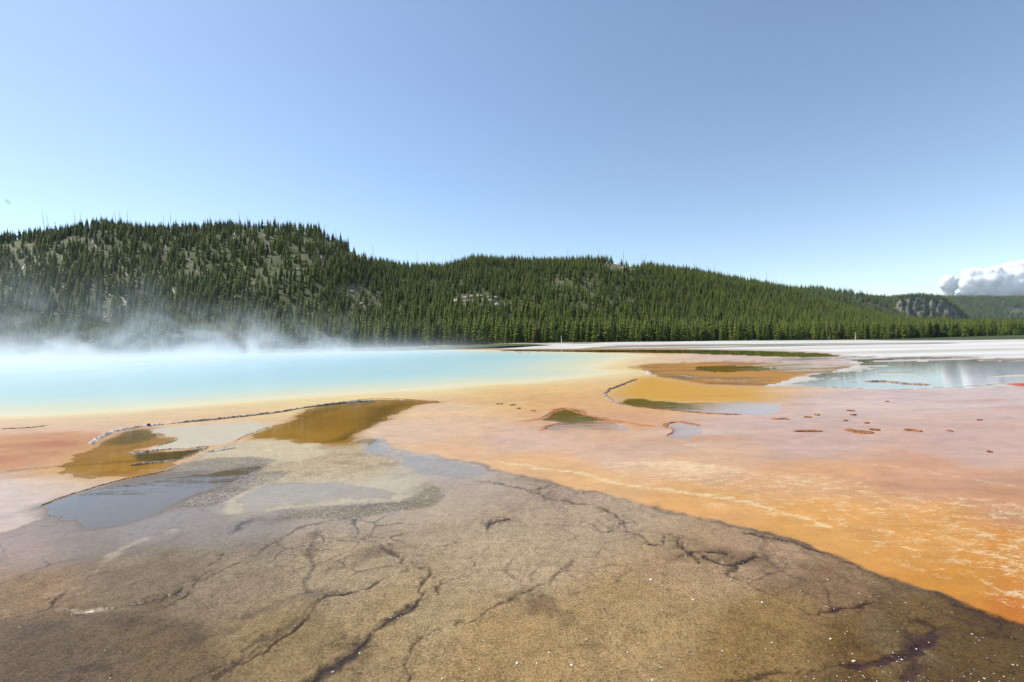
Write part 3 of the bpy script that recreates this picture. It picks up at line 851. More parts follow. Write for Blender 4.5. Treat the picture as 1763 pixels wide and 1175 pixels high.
# far hills on the right
FARH = [(1250, [(1230, 500), (1300, 494), (1372, 495), (1410, 495), (1456, 499), (1480, 503), (1502, 512), (1530, 527), (1555, 540), (1575, 551), (1640, 566)], 760),
        (1750, [(1430, 506), (1510, 510), (1560, 511), (1600, 512), (1623, 514), (1645, 526), (1662, 540), (1680, 552), (1760, 566)], 1250),
        (2700, [(1560, 515), (1632, 512), (1660, 511), (1695, 510.5), (1720, 512), (1763, 511), (1850, 506), (2000, 508), (2300, 512), (2900, 520)], 1750)]
far_funcs = []


def make_far(yc, pts, yfoot, seed, cliff):
    p = np.array(pts, float)
    rx_, ry_, rz_ = ray(p[:, 0], p[:, 1])
    pu, pe = rx_ / ry_, rz_ / ry_

    def f(u, y):
        zc = CAM_H + yc * np.interp(u, pu, pe) - 9
        s = np.clip((y - yfoot) / (yc - yfoot), 0, 1)
        g = 0.5 * s + 0.5 * (s * s * (3 - 2 * s))
        z = np.maximum(zc, 0) * g
        if cliff:
            q = upx(u)
            k = smooth(1535, 1550, q) * (1 - smooth(1640, 1668, q))
            s2 = np.clip((s - 0.30 - 0.05 * gnoise(q / 12, q * 0, seed) - 0.06 * gnoise(q / 9, y / 30, seed + 3)) / 0.17, 0, 1)
            z2 = np.maximum(zc, 0) * (0.10 * np.clip(s / 0.3, 0, 1) + 0.62 * s2 * s2 * (3 - 2 * s2) + 0.28 * s)
            z = z * (1 - k) + z2 * k
        z = z + np.sin(np.clip(s, 0, 1) * np.pi) * (fbm(u * yc, y, 260, 6, seed) * 26)
        return np.where(y > yc, np.maximum(zc, 0) - (y - yc) * 0.3, z)
    return f


m_far, t, b = material('far_hill_ground')
P = t.pos()
n1 = t.noise(0.05, 6, 0.7, P)
c = t.mix(t.ramp(n1, 0.4, 0.6), tuple(S(66, 78, 48)), t.attr('col', 'Color'))
t.put(b.inputs['Base Color'], c)
b.inputs['Roughness'].default_value = 0.95
t.put(b.inputs['Normal'], t.bump(n1, 1.0, 6.0))
FAR_LABEL = ['far wooded ridge with pale scree running down its right slope', 'far wooded hill with grey rock cliffs', 'most distant long flat-topped wooded hill under the clouds']
for i, (yc, pts, yfo) in enumerate(FARH):
    f = make_far(yc, pts, yfo, 301 + 10 * i, i == 1)
    far_funcs.append(f)
    u0, u1 = (pts[0][0] - CX) / FPX, (pts[-1][0] - CX) / FPX
    us2 = np.linspace(u0, u1, 260)
    ys2 = np.concatenate([np.linspace(yfo, yc, 130), [yc * 1.1, yc * 1.3]])
    YY, UU2 = np.meshgrid(ys2, us2, indexing='ij')
    ZZ = f(UU2, YY)
    ii = np.arange(ZZ.size).reshape(ZZ.shape)
    q = np.stack([ii[:-1, :-1], ii[:-1, 1:], ii[1:, 1:], ii[1:, :-1]], -1).reshape(-1, 4)
    me = mesh_np('hill', np.stack([(UU2 * YY).ravel(), YY.ravel(), ZZ.ravel()], 1), q)
    dzdy = np.gradient(ZZ, axis=0) / np.gradient(YY, axis=0)
    rock = smooth(0.62, 1.1, dzdy).ravel()
    set_attr(me, 'col', S(92, 96, 62)[None] * (1 - rock[:, None]) + S(134, 126, 116)[None] * rock[:, None])
    tag(link('hill', me, m_far), FAR_LABEL[i], kind='structure')

# ------------------------------------------------------------------ pines
def crown_mat(name, c0, c1):
    m, t, b = material(name)
    oi = t.n.new('ShaderNodeObjectInfo').outputs['Random']
    n = t.noise(1.1, 3, 0.6, t.objco())
    c = t.mix(oi, tuple(c0), tuple(c1))
    c = t.mix(1.0, c, t.ramp(n, 0.3, 0.7, 0.6, 1.4), 'MULTIPLY')
    t.put(b.inputs['Base Color'], c)
    b.inputs['Roughness'].default_value = 0.6
    b.inputs['Specular IOR Level'].default_value = 0.2
    # needles let some light through
    out = [q for q in t.n if q.type == 'OUTPUT_MATERIAL'][0]
    tl = t.n.new('ShaderNodeBsdfTranslucent'); t.l.new(c, tl.inputs[0])
    mx = t.n.new('ShaderNodeMixShader'); mx.inputs[0].default_value = 0.5
    t.l.new(b.outputs[0], mx.inputs[1]); t.l.new(tl.outputs[0], mx.inputs[2]); t.l.new(mx.outputs[0], out.inputs[0])
    return m


M_GREEN = crown_mat('pine_needles', (0.170, 0.235, 0.030), (0.260, 0.300, 0.046))
M_DARK = crown_mat('dark_needles', (0.095, 0.150, 0.034), (0.140, 0.190, 0.042))
M_RUST = crown_mat('rusty_needles', (0.15, 0.085, 0.035), (0.12, 0.10, 0.04))
M_BARK = simple('bark', S(120, 104, 90), 0.9, 0.3, 4)
M_DEAD = simple('weathered_wood', S(226, 218, 206), 0.85, 0.25, 2)
M_SNAG = simple('grey_dead_wood', S(118, 108, 100), 0.9, 0.3, 2)


def crown_mesh(name, seed, h=10.0, r=1.45, base=1.0, nw=19, per=7, gap=0.1, power=0.8):
    rn = random.Random(seed)
    V, F = [], []
    for i in range(nw):
        t = (i + rn.uniform(-.3, .3)) / nw
        t = min(max(t, 0), 0.985)
        z = base + (h - base) * t
        rr = r * (1 - t) ** power * rn.uniform(0.75, 1.15) * min(1, 0.55 + 2.4 * t)
        rr = max(rr, 0.12)
        a0 = rn.uniform(0, 6.28)
        for k in range(per):
            if rn.random() < gap: continue
            a = a0 + k * 6.283 / per + rn.uniform(-.35, .35)
            q = rr * rn.uniform(0.7, 1.15)
            ca, sa = math.cos(a), math.sin(a)
            dz = q * rn.uniform(0.25, 0.6)
            wdt = q * rn.uniform(0.28, 0.42) + 0.05
            up = 0.12 * h / nw
            b0 = len(V)
            V += [(0, 0, z + up + 0.25), (ca * q * .6 - sa * wdt, sa * q * .6 + ca * wdt, z - dz * .7), (ca * q * .6 + sa * wdt, sa * q * .6 - ca * wdt, z - dz * .7), (ca * q, sa * q, z - dz * .55),
                  (ca * q * .5, sa * q * .5, z - dz * .3 - q * 0.55)]
            F += [(b0, b0 + 1, b0 + 3), (b0, b0 + 3, b0 + 2), (b0, b0 + 3, b0 + 4)]
    b0 = len(V)
    V += [(-.1, 0, h - .5), (.1, 0, h - .5), (0, 0, h + .45), (0, -.1, h - .5), (0, .1, h - .5)]
    F += [(b0, b0 + 1, b0 + 2), (b0 + 3, b0 + 4, b0 + 2)]
    return mesh_np(name, np.array(V), np.array(F), False)


def tube(pts, rads, seg=6, cap=True):
    V, F = [], []
    pts = [Vector(p) for p in pts]
    for i, p in enumerate(pts):
        d = (pts[min(i + 1, len(pts) - 1)] - pts[max(i - 1, 0)]).normalized()
        a = d.orthogonal().normalized(); c = d.cross(a)
        for k in range(seg):
            w = 6.2832 * k / seg
            V.append(tuple(p + (a * math.cos(w) + c * math.sin(w)) * rads[i]))
    for i in range(len(pts) - 1):
        for k in range(seg):
            F.append((i * seg + k, i * seg + (k + 1) % seg, (i + 1) * seg + (k + 1) % seg, (i + 1) * seg + k))
    return V, F


def trunk_mesh(name, h, r):
    V, F = tube([(0, 0, -0.8), (0, 0, 0.3), (0, 0, h * .5), (0, 0, h * .97)], [r * 1.15, r, r * .6, r * .1], 6)
    return mesh_np(name, np.array(V), np.array(F))


VAR = [dict(m=M_GREEN, seed=1, r=1.35, base=1.2), dict(m=M_GREEN, seed=2, r=1.6, base=0.7, nw=17), dict(m=M_DARK, seed=3, r=1.5, base=0.6, nw=20), dict(m=M_GREEN, seed=4, r=1.15, base=2.0, gap=0.2),
       dict(m=M_DARK, seed=5, r=1.2, base=1.0), dict(m=M_GREEN, seed=6, r=1.75, base=0.3, nw=15, power=0.9), dict(m=M_RUST, seed=7, r=1.2, base=1.5, gap=0.35)]
PROTO = []
for v in VAR:
    a = dict(v); mm = a.pop('m'); sd = a.pop('seed')
    cm_ = crown_mesh('crown', sd, **a); cm_.materials.append(mm)
    tm_ = trunk_mesh('trunk', 10.0, 0.16); tm_.materials.append(M_BARK)
    PROTO.append((cm_, tm_))

# candidate positions over the hill
NCAND = 150000
cu = rng.uniform(-1.75, 1.75, NCAND)
cs = rng.uniform(-0.0, 1.10, NCAND) 
yf, yc, zc = hparams(cu)
cy = yf + cs * (yc - yf)
area_w = cy * (yc - yf)                            # polar cell area, to keep the spacing even in metres
keep = rng.uniform(0, 1, NCAND) < area_w / area_w.max()
cz = hill_z(cu, cy)
cx = cu * cy
ppx, ppy = pix(cx, cy, cz)
left = 1 - smooth(540, 700, ppx)
dens = 0.95 - 0.20 * left * smooth(0.25, 0.9, cs) + 0.55 * fbm(cx, cy, 38, 4, 401)
dens *= (1 - bare_at(ppx, ppy))
dens *= np.where((cs > 0.93) & (ppx < 700), 0.5, 1.0) * np.where(ppx < 650, 0.82, 1.0)
keep &= rng.uniform(0, 1, NCAND) < dens * 1.0
keep &= ~((cs > 1.0) & (rng.uniform(0, 1, NCAND) > 0.7))
# keep crowns apart: one tree per 2.7 m cell
cell = np.floor(cx / 2.35).astype(np.int64) * 100003 + np.floor(cy / 2.35).astype(np.int64)
kk = np.where(keep)[0]
_, first = np.unique(cell[kk], return_index=True)
keep[:] = False; keep[kk[first]] = True
# extra trees along the forest edge
NE = 1500
eu = rng.uniform(-1.5, 1.6, NE)
yf2, yc2, _ = hparams(eu)
es = rng.uniform(-0.02, 0.09, NE) 
ey = yf2 + es * (yc2 - yf2) + 3 * fbm(eu * 300, eu * 0, 12, 3, 431)
ex = eu * ey; ez = np.where(es > 0, hill_z(eu, ey), base(ex, ey))
tx = np.concatenate([cx[keep], ex]); ty = np.concatenate([cy[keep], ey]); tz = np.concatenate([cz[keep], ez])
tpx, tpy = pix(tx, ty, tz)
nt = len(tx)
hbase = np.interp(tpx, [0, 600, 900, 1313, 1763], [10.2, 10.0, 9.6, 10, 11.0])
th_ = hbase * (0.45 + 0.75 * rng.uniform(0, 1, nt) ** 0.8) * (1 + 0.12 * (rng.uniform(0, 1, nt) > 0.93))
th_ = th_ * np.where(ty > 1.16 * np.interp(tpx, FOOT[:, 0], FOOT[:, 1]), 0.92, 1.0)
crest_ = (ty > 0.955 * np.interp(tpx, CREST[:, 0], CREST[:, 1])) & (tpx < 1380)
th_ = np.where(crest_ & (rng.uniform(0, 1, nt) < np.where(tpx < 700, .3, .15)), th_ * 1.2, th_ * np.where(crest_, .85, 1.0))
tscale = th_ / 10.4
tvar = rng.choice(7, nt, p=[.24, .17, .15, .19, .12, .12, .01])
skyl = (ty > 0.9 * np.interp(tpx, CREST[:, 0], CREST[:, 1])) & (tpx < 700)
tvar = np.where(skyl & (rng.uniform(0, 1, nt) < .6), 2, tvar)
trot = rng.uniform(0, 6.28, nt)
print('trees', nt)

size = th_ / ty
infr = (tpx > -10) & (tpx < 1773) & (ty < np.interp(tpx, FOOT[:, 0], FOOT[:, 1]) * 1.16 + 6)
order = np.argsort(-size * infr)
IND = np.sort(order[:298])
mask_ind = np.zeros(nt, bool); mask_ind[IND] = True


PLACES = [(95, 'behind steam at the photo edge'), (185, 'behind the densest steam'), (290, 'behind the tallest steam plume'), (390, 'behind low steam'), (490, 'behind thin steam wisps'), (590, 'where the steam thins out'), (700, 'where the steam ends'),
          (800, 'behind the far turquoise shore'), (900, 'below the rocky clearing'), (1000, 'behind the marsh strip'), (1120, 'below the bare summit'), (1240, 'behind the olive channel'), (1360, 'behind the narrow white strip'), (1460, 'below the far scree ridge'), (1560, 'beyond the white plain'), (1650, 'below the far cliffs'), (9999, 'under the large cloud')]


def place_words(px):
    for lim, wds in PLACES:
        if px < lim: return wds


ORD = 'first second third fourth fifth sixth seventh eighth ninth tenth eleventh twelfth thirteenth fourteenth fifteenth sixteenth seventeenth eighteenth nineteenth twentieth'.split()
FAMILY = {}


def family(o, key, px, tail):                      # look-alikes of one place, told apart by their order from the left
    FAMILY.setdefault(key, []).append((float(px), o, tail))


def name_families():
    for key, mem in FAMILY.items():
        mem.sort(key=lambda q: q[0])
        for k, (_, o, tail) in enumerate(mem):
            o['label'] = tail if len(mem) == 1 else (('leftmost' if k == 0 else 'rightmost' if k == len(mem) - 1 else ORD[min(k, 19)] + ' from left') + ' ' + tail)


LOOK = ['slender green pine', 'bushy green pine', 'dark full-crowned pine', 'thin-crowned green pine', 'narrow dark pine', 'broad green pine', 'rusty brown dying pine']
firsts = {}
for i in IND:
    v = int(tvar[i])
    e = bpy.data.objects.new('pine_tree', None)
    e.empty_display_size = 0.3
    C.objects.link(e)
    e.location = (tx[i], ty[i], tz[i]); e.rotation_euler = (0, 0, trot[i])
    w = tscale[i] * rng.uniform(1.1, 1.4)
    e.scale = (w, w, tscale[i])
    hw = 'tall ' if th_[i] > hbase[i] * 1.05 else ('short ' if th_[i] < hbase[i] * 0.8 else '')
    pw_ = place_words(tpx[i])
    tag(e, f'{hw}{LOOK[v]} in front row {pw_}', 'pine tree', f'front-row pines {pw_}, {hw}{LOOK[v]}')
    family(e, e['group'], tpx[i], e['label'])
    for nm, me in zip(('crown', 'trunk'), PROTO[v]):
        o = bpy.data.objects.new(nm, me); C.objects.link(o); o.parent = e
        if nm == 'crown': c_o = o
        else: t_o = o
    if v not in firsts: firsts[v] = (c_o, t_o)
for v in range(7):
    if v not in firsts:                            # make sure one of each kind stands in the front row
        i = int(order[298 + v]); mask_ind[i] = True
        e = bpy.data.objects.new('pine_tree', None); C.objects.link(e)
        e.location = (tx[i], ty[i], tz[i]); e.scale = (tscale[i],) * 3
        tag(e, f'{LOOK[v]} in the front row {place_words(tpx[i])}', 'pine tree', 'front-row pines, ' + LOOK[v])
        pr = []
        for nm, me in zip(('crown', 'trunk'), PROTO[v]):
            o = bpy.data.objects.new(nm, me); C.objects.link(o); o.parent = e; pr.append(o)
        firsts[v] = tuple(pr)


def forest(name, p, s, r, var, label):
    me = bpy.data.meshes.new(name)
    me.vertices.add(len(p)); me.vertices.foreach_set('co', np.ascontiguousarray(p, np.float32).ravel())
    set_attr(me, 'tscale', s); set_attr(me, 'trot', r); set_attr(me, 'tvar', var.astype(np.float32))
    o = link(name, me)
    ng = bpy.data.node_groups.new(name, 'GeometryNodeTree')
    ng.interface.new_socket('Geometry', in_out='INPUT', socket_type='NodeSocketGeometry')
    ng.interface.new_socket('Geometry', in_out='OUTPUT', socket_type='NodeSocketGeometry')
    n = ng.nodes; L = ng.links
    gi = n.new('NodeGroupInput'); go = n.new('NodeGroupOutput')

    def na(nm):
        a = n.new('GeometryNodeInputNamedAttribute'); a.data_type = 'FLOAT'; a.inputs['Name'].default_value = nm
        return a.outputs['Attribute']
    sA, rA, vA = na('tscale'), na('trot'), na('tvar')
    cr = n.new('ShaderNodeCombineXYZ'); L.new(rA, cr.inputs[2])
    wd = n.new('ShaderNodeMath'); wd.operation = 'MULTIPLY'; L.new(sA, wd.inputs[0]); wd.inputs[1].default_value = 1.28
    cs3 = n.new('ShaderNodeCombineXYZ')
    for k in range(3): L.new(sA if k == 2 else wd.outputs[0], cs3.inputs[k])
    jn = n.new('GeometryNodeJoinGeometry')
    mp = n.new('GeometryNodeMeshToPoints'); L.new(gi.outputs[0], mp.inputs[0])
    for v, (co, to) in firsts.items():
        j = n.new('GeometryNodeJoinGeometry')
        for ob in (co, to):
            oi = n.new('GeometryNodeObjectInfo'); oi.inputs['Object'].default_value = ob
            L.new(oi.outputs['Geometry'], j.inputs[0])
        cmp = n.new('FunctionNodeCompare'); cmp.data_type = 'FLOAT'; cmp.operation = 'EQUAL'
        L.new(vA, cmp.inputs[0]); cmp.inputs[1].default_value = float(v); cmp.inputs['Epsilon'].default_value = 0.1
        ip = n.new('GeometryNodeInstanceOnPoints')
        L.new(mp.outputs[0], ip.inputs['Points']); L.new(cmp.outputs[0], ip.inputs['Selection'])
        L.new(j.outputs[0], ip.inputs['Instance']); L.new(cr.outputs[0], ip.inputs['Rotation']); L.new(cs3.outputs[0], ip.inputs['Scale'])
        L.new(ip.outputs[0], jn.inputs[0])
    L.new(jn.outputs[0], go.inputs[0])
    md = o.modifiers.new('trees', 'NODES'); md.node_group = ng
    return tag(o, label, kind='stuff')


rest = ~mask_ind
forest('pine_forest', np.stack([tx, ty, tz - 0.1], 1)[rest], tscale[rest], trot[rest], tvar[rest], 'dense pine forest covering the long hill')
# forests of the far hills
FL = ['forest on the far scree ridge', 'forest on the far cliff hill', 'forest on the most distant hill']
for i, (yc_, pts, yfo) in enumerate(FARH):
    nF = (5200, 5200, 9000)[i]
    u = rng.uniform((pts[0][0] - CX) / FPX, min((pts[-1][0] - CX) / FPX, 1.5), nF)
    s_ = np.sqrt(rng.uniform(0.02, 1.0, nF))
    y = yfo + s_ * (yc_ - yfo)
    z = far_funcs[i](u, y)
    qx, qy = pix(u * y, y, z)
    slope = (far_funcs[i](u, y + 4) - z) / 4
    thin = np.where(slope > 0.55, 0.5, 1.0)
    nn = fbm(u * y, y, 160, 4, 501 + i)
    pr = np.clip(0.95 - 1.3 * np.clip(nn - 0.12, 0, 1), 0, 1) * thin
    if i == 0: pr *= 1 - 0.85 * (1 - smooth(6, 16, np.abs((qy - 508) - (qx - 1460) * 0.40)))
    if i == 1: pr *= 1 - 0.8 * (1 - smooth(5, 12, np.abs((qy - 532) - (qx - 1610) * 0.30))) * (qx > 1600)
    if i == 2: pr *= 1 - 0.9 * (np.hypot((qx - 1752) / 26, (qy - 536) / 5) < 1) - 0.9 * (np.hypot((qx - 1727) / 7, (qy - 521) / 3) < 1)
    kk = rng.uniform(0, 1, nF) < pr
    nk = int(kk.sum())
    forest('far_forest', np.stack([u * y, y, z - 0.5], 1)[kk], rng.uniform(0.9, 1.7, nk) * (1.25 if i < 2 else 1.5), rng.uniform(0, 6.28, nk), rng.choice([0, 1, 2, 4, 5], nk), FL[i])

# ------------------------------------------------------------------ dead trees and fallen logs
def snag_mesh(seed):
    rn = random.Random(seed)
    h = 10.0
    pts = [(0, 0, -0.8)] + [(rn.uniform(-.08, .08), rn.uniform(-.08, .08), z) for z in (2.5, 5, 7.5, 10)]
    V, F = tube(pts, [.26, .2, .15, .10, .04], 6)
    for k in range(16):
        z = rn.uniform(3, 9.5); a = rn.uniform(0, 6.28); l = rn.uniform(.3, .9) * (1.1 - z / 12)
        v, f = tube([(0, 0, z), (math.cos(a) * l, math.sin(a) * l, z + rn.uniform(-.25, .15))], [.035, .012], 3)
        F += [tuple(i + len(V) for i in q) for q in f]; V += v
    return mesh_np('dead_tree', np.array(V), np.array(F))


SN = [snag_mesh(k) for k in range(4)]
for m_ in SN: m_.materials.append(M_SNAG)
SNW = [m_.copy() for m_ in SN[:2]]
for m_ in SNW: m_.materials.clear(); m_.materials.append(M_DEAD)
SNAGS = [(72, 360, 418, 6), (79, 366, 419, 10), (127, 362, 410, 5), (138, 366, 402, 4), (196, 362, 402, 8), (206, 363, 402, -2), (219, 362, 402, 0), (225, 376, 402, 4), (281, 370, 404, 0), (293, 363, 405, 1), (380, 368, 402, 2), (411, 362, 400, 2), (425, 369, 400, 2),
         (560, 384, 408, -14), (577, 392, 414, 6), (642, 419, 462, 0), (718, 432, 470, 0), (745, 440, 468, 0), (778, 434, 466, 0), (888, 429, 456, 1), (917, 430, 456, -1), (977, 428, 456, 2), (1031, 428, 452, 0), (1073, 429, 460, 0), (1105, 436, 464, 1), (1111, 438, 466, 0),
         (1120, 447, 470, 0), (1195, 449, 476, 0), (1205, 454, 480, -2), (1215, 455, 482, 1), (1230, 456, 486, 0), (1242, 464, 486, 0), (1253, 463, 489, 0), (1292, 470, 496, 0), (1308, 474, 498, 0), (1320, 466, 502, 0), (1336, 475, 506, 0), (1327, 478, 506, 3), (1345, 480, 508, 0)]
for j, (px, pt, pb, tilt) in enumerate(SNAGS):
    u = float(ray(px, pt)[0])
    yf1, yc1, zc1 = [float(v[0]) for v in hparams(np.array([u]))]
    y = yc1 - 2
    z0 = float(hill_z(np.array([u]), np.array([y]))[0])
    _, ry, rz = ray(px, pt)
    ztop = CAM_H + y * float(rz / ry)
    o = link('dead_tree', SN[j % 4])
    o.location = (u * y - math.tan(R(-tilt)) * 0, y, z0)
    hgt = max(ztop - z0, 6)
    o.scale = (1.0, 1.0, hgt / 10)
    o.rotation_euler = (0, R(-tilt), 0)
    if tilt: o.location.x += math.tan(R(tilt)) * hgt
    wh = 'left ridge crest' if px < 450 else ('right shoulder of the left ridge' if px < 660 else ('saddle between the two ridges' if px < 800 else ('middle ridge crest' if px < 1150 else 'descending right end of the ridge')))
    lean = 'leaning ' if abs(tilt) > 4 else 'upright '
    tag(o, 'x', 'dead tree', f'dead trees on the {wh}')
    family(o, f'{lean}{wh}', px, f'{lean}bare dead tree on the {wh}')
for j, (px, pt, pb, mat_, lb) in enumerate([(671, 565, 592, 1, 'pale dead trunk at the forest foot where the steam ends'), (626, 552, 577, 1, 'pale bare trunk among pines above the steam edge'), (1713, 561, 582, 0, 'grey dead trunk at the forest foot beyond the white plain'),
                                            (1697, 541, 581, 0, 'tall dark dead tree above the forest beyond the white plain'), (1463, 571, 585.5, 1, 'short pale dead trunk in the forest edge beyond the white plain'), (1418, 580, 585.8, 1, 'white stump before the forest edge behind the olive channel'), (965, 578, 590, 1, 'small white stump at the far shore behind the marsh strip')]):
    h = hill_hit(px, pb)
    o = link('dead_tree', (SNW if mat_ else SN)[j % 2])
    o.location = (h[0], h[1] - 4, h[2])
    hgt = (pb - pt) / FPX * h[1]
    o.scale = (1.1, 1.1, hgt / 10); tag(o, lb, 'dead tree', None)

for (x0, y0, x1, y1) in LOGS:
    a = Vector(hill_hit(x0, y0)); bq = Vector(hill_hit(x1, y1))
    d = bq - a
    L_ = min(max(d.length, 2.0), 13.0)
    d.normalize()
    a.z += 0.25
    if a.length > bq.length and abs(d.z) > .1: pass
    V, F = tube([(0, 0, 0), (0, 0, L_ * .5), (0, 0, L_)], [.42, .34, .18], 6)
    F.append((0, 1, 2, 3)); F.append((0, 3, 4, 5))
    me = mesh_np('fallen_log', np.array(V), np.array(F))
    o = link('fallen_log', me, M_DEAD)
    o.location = a; o.rotation_mode = 'QUATERNION'; o.rotation_quaternion = d.to_track_quat('Z', 'X')
    wh = ('bare slope at the photo edge' if x0 < 70 and y0 < 480 else 'crest clearing of the left ridge' if x0 < 175 and y0 < 440 else 'left slope above the steam' if x0 < 240 else 'middle of the left ridge slope' if x0 < 450 else
          'right shoulder of the left ridge' if y0 < 470 and x0 < 730 else 'slope below the overlook' if x0 < 730 else 'rocky clearing of the middle ridge')
    tl_ = 'steep' if abs(y1 - y0) > 1.3 * abs(x1 - x0) else 'slanting' if abs(y1 - y0) > .5 * abs(x1 - x0) else 'level'
    tag(o, 'x', 'fallen log', f'fallen logs on the {wh}')
    family(o, f'{tl_}{wh}', x0, f'{tl_} bleached log on the {wh}')

# pale rocks in the clearings
M_ROCK = simple('pale_rock', S(188, 178, 166), 0.9, 0.25, 0.6, 0.5)
def rock_mesh(seed, rough=0.35):
    bm = bmesh.new()
    bmesh.ops.create_icosphere(bm, subdivisions=2, radius=1)
    rn = random.Random(seed)
    off = Vector((rn.uniform(0, 50), rn.uniform(0, 50), rn.uniform(0, 50)))
    from mathutils import noise as mn
    for v in bm.verts:
        v.co *= 1 + rough * mn.noise(v.co * 1.3 + off) + .5 * rough * mn.noise(v.co * 3 + off)
    me = bpy.data.meshes.new('boulder'); bm.to_mesh(me); bm.free()
    return me
RK = [rock_mesh(k) for k in range(4)]
for m_ in RK: m_.materials.append(M_ROCK)
ROCKS = [(784, 521, 3, 'clearing of the middle ridge'), (792, 517, 2.5, 'clearing of the middle ridge'), (801, 514, 2, 'clearing of the middle ridge'), (812, 512, 2.4, 'clearing of the middle ridge'), (826, 511, 2, 'clearing of the middle ridge'), (846, 520, 2.8, 'clearing of the middle ridge'), (857, 514, 2.4, 'clearing of the middle ridge'), (853, 527, 2.6, 'clearing of the middle ridge'), (868, 530, 2.5, 'clearing of the middle ridge'),
         (596, 510, 1.6, 'slope below the overlook'), (606, 503, 1.5, 'slope below the overlook'), (622, 524, 1.5, 'slope below the overlook'), (1040, 460, 2, 'bare summit of the middle ridge'), (1075, 462, 2.4, 'bare summit of the middle ridge'), (1090, 466, 2, 'bare summit of the middle ridge'), (212, 528, 1.6, 'left slope above the steam'), (100, 492, 1.5, 'left slope above the steam'), (1268, 519, 2, 'lower right slope of the ridge'), (1273, 521, 1.5, 'lower right slope of the ridge')]
for j, (px, py, r_, wh) in enumerate(ROCKS):
    h = hill_hit(px, py)
    o = link('boulder', RK[j % 4]); o.location = h; o.scale = (r_ * 1.3, r_, r_ * .7); o.rotation_euler = (0, 0, j * 1.7)
    tag(o, 'x', 'boulder', f'boulders in the {wh}')
    family(o, 'boulder' + wh, px, f'pale grey boulder in the {wh}')

# ------------------------------------------------------------------ people on the overlook
def person_mesh(seed):
    rn = random.Random(seed)
    prof = [(0.0, .10, .13), (.45, .09, .14), (.85, .12, .17), (.98, .13, .19), (1.15, .12, .17), (1.38, .13, .22), (1.46, .07, .10), (1.52, .055, .06), (1.58, .09, .075), (1.68, .10, .085), (1.76, .05, .045)]
    V, F = [], []
    sg = 8
    for z, ry_, rx in prof:
        for k in range(sg):
            a = 6.2832 * k / sg
            V.append((rx * math.cos(a), ry_ * math.sin(a), z))
    for i in range(len(prof) - 1):
        for k in range(sg):
            F.append((i * sg + k, i * sg + (k + 1) % sg, (i + 1) * sg + (k + 1) % sg, (i + 1) * sg + k))
    for s_ in (-1, 1):
        v, f = tube([(s_ * .20, 0, 1.38), (s_ * .27, .02, 1.1), (s_ * .24, -.12, .88)], [.055, .045, .035], 6)
        F += [tuple(i + len(V) for i in q) for q in f]; V += v
    return V, F


m_skin = simple('skin', (.45, .28, .2)); m_leg = simple('dark_trousers', (.03, .035, .05))
SHIRT = {'white': (.75, .75, .75), 'red': (.5, .03, .03), 'navy blue': (.03, .04, .12), 'black': (.02, .02, .02), 'grey': (.25, .25, .27), 'pink': (.6, .25, .3), 'blue': (.08, .15, .4)}
cols = ['black', 'red', 'grey', 'navy blue', 'white', 'black', 'navy blue', 'blue', 'white', 'navy blue', 'black', 'grey', 'red', 'red', 'pink', 'red', 'white', 'navy blue', 'blue', 'black']
over = hill_hit(611, 495.5)
pm_ = {k: simple('shirt_' + k.replace(' ', '_'), c) for k, c in SHIRT.items()}
for j, cn in enumerate(cols):
    px = 592 + j * 2.08
    V, F = person_mesh(j)
    me = mesh_np('person', np.array(V), np.array(F))
    for m_ in (m_leg, pm_[cn], m_skin): me.materials.append(m_)
    mi = [0 if np.mean([V[q][2] for q in f]) < .95 else (2 if np.mean([V[q][2] for q in f]) > 1.44 else 1) for f in F]
    me.polygons.foreach_set('material_index', mi)
    o = link('person', me)
    y = over[1] + random.uniform(-.4, .4); u = float(ray(px, 495.5)[0])
    o.location = (u * y, y, float(hill_z(np.array([u]), np.array([y]))[0]) + .1)
    o.rotation_euler = (0, 0, random.uniform(-.6, .6)); o.scale = (1.1, 1.1, random.uniform(1.0, 1.15))
    tag(o, 'x', 'person', 'people on the overlook')
    family(o, 'person' + cn, px, f'distant standing person in {cn} top on the overlook clearing')

# ------------------------------------------------------------------ crusted rims, gravel, mat fragments
def crust_mat(name, light, dark):
    m, t, b = material(name)
    P = t.pos()
    n = t.noise(16, 5, 0.7, P); n2 = t.noise(2.2, 3, 0.6, P)
    f = t.math('ADD', t.math('MULTIPLY', n, .75), t.math('MULTIPLY', n2, .25))
    t.put(b.inputs['Base Color'], t.mix(t.ramp(f, 0.44, 0.58), tuple(dark), tuple(light)))
    b.inputs['Roughness'].default_value = 0.7
    t.put(b.inputs['Normal'], t.bump(n, .9, .02))
    return m


M_CRW = crust_mat('white_crust', S(238, 228, 214), S(130, 112, 98))
M_CRD = crust_mat('dark_crust', S(200, 190, 176), S(92, 84, 76))
M_CRO = crust_mat('orange_crust', S(206, 134, 74), S(110, 62, 36))
M_CRB = crust_mat('brown_crust', S(196, 170, 150), S(96, 74, 62))


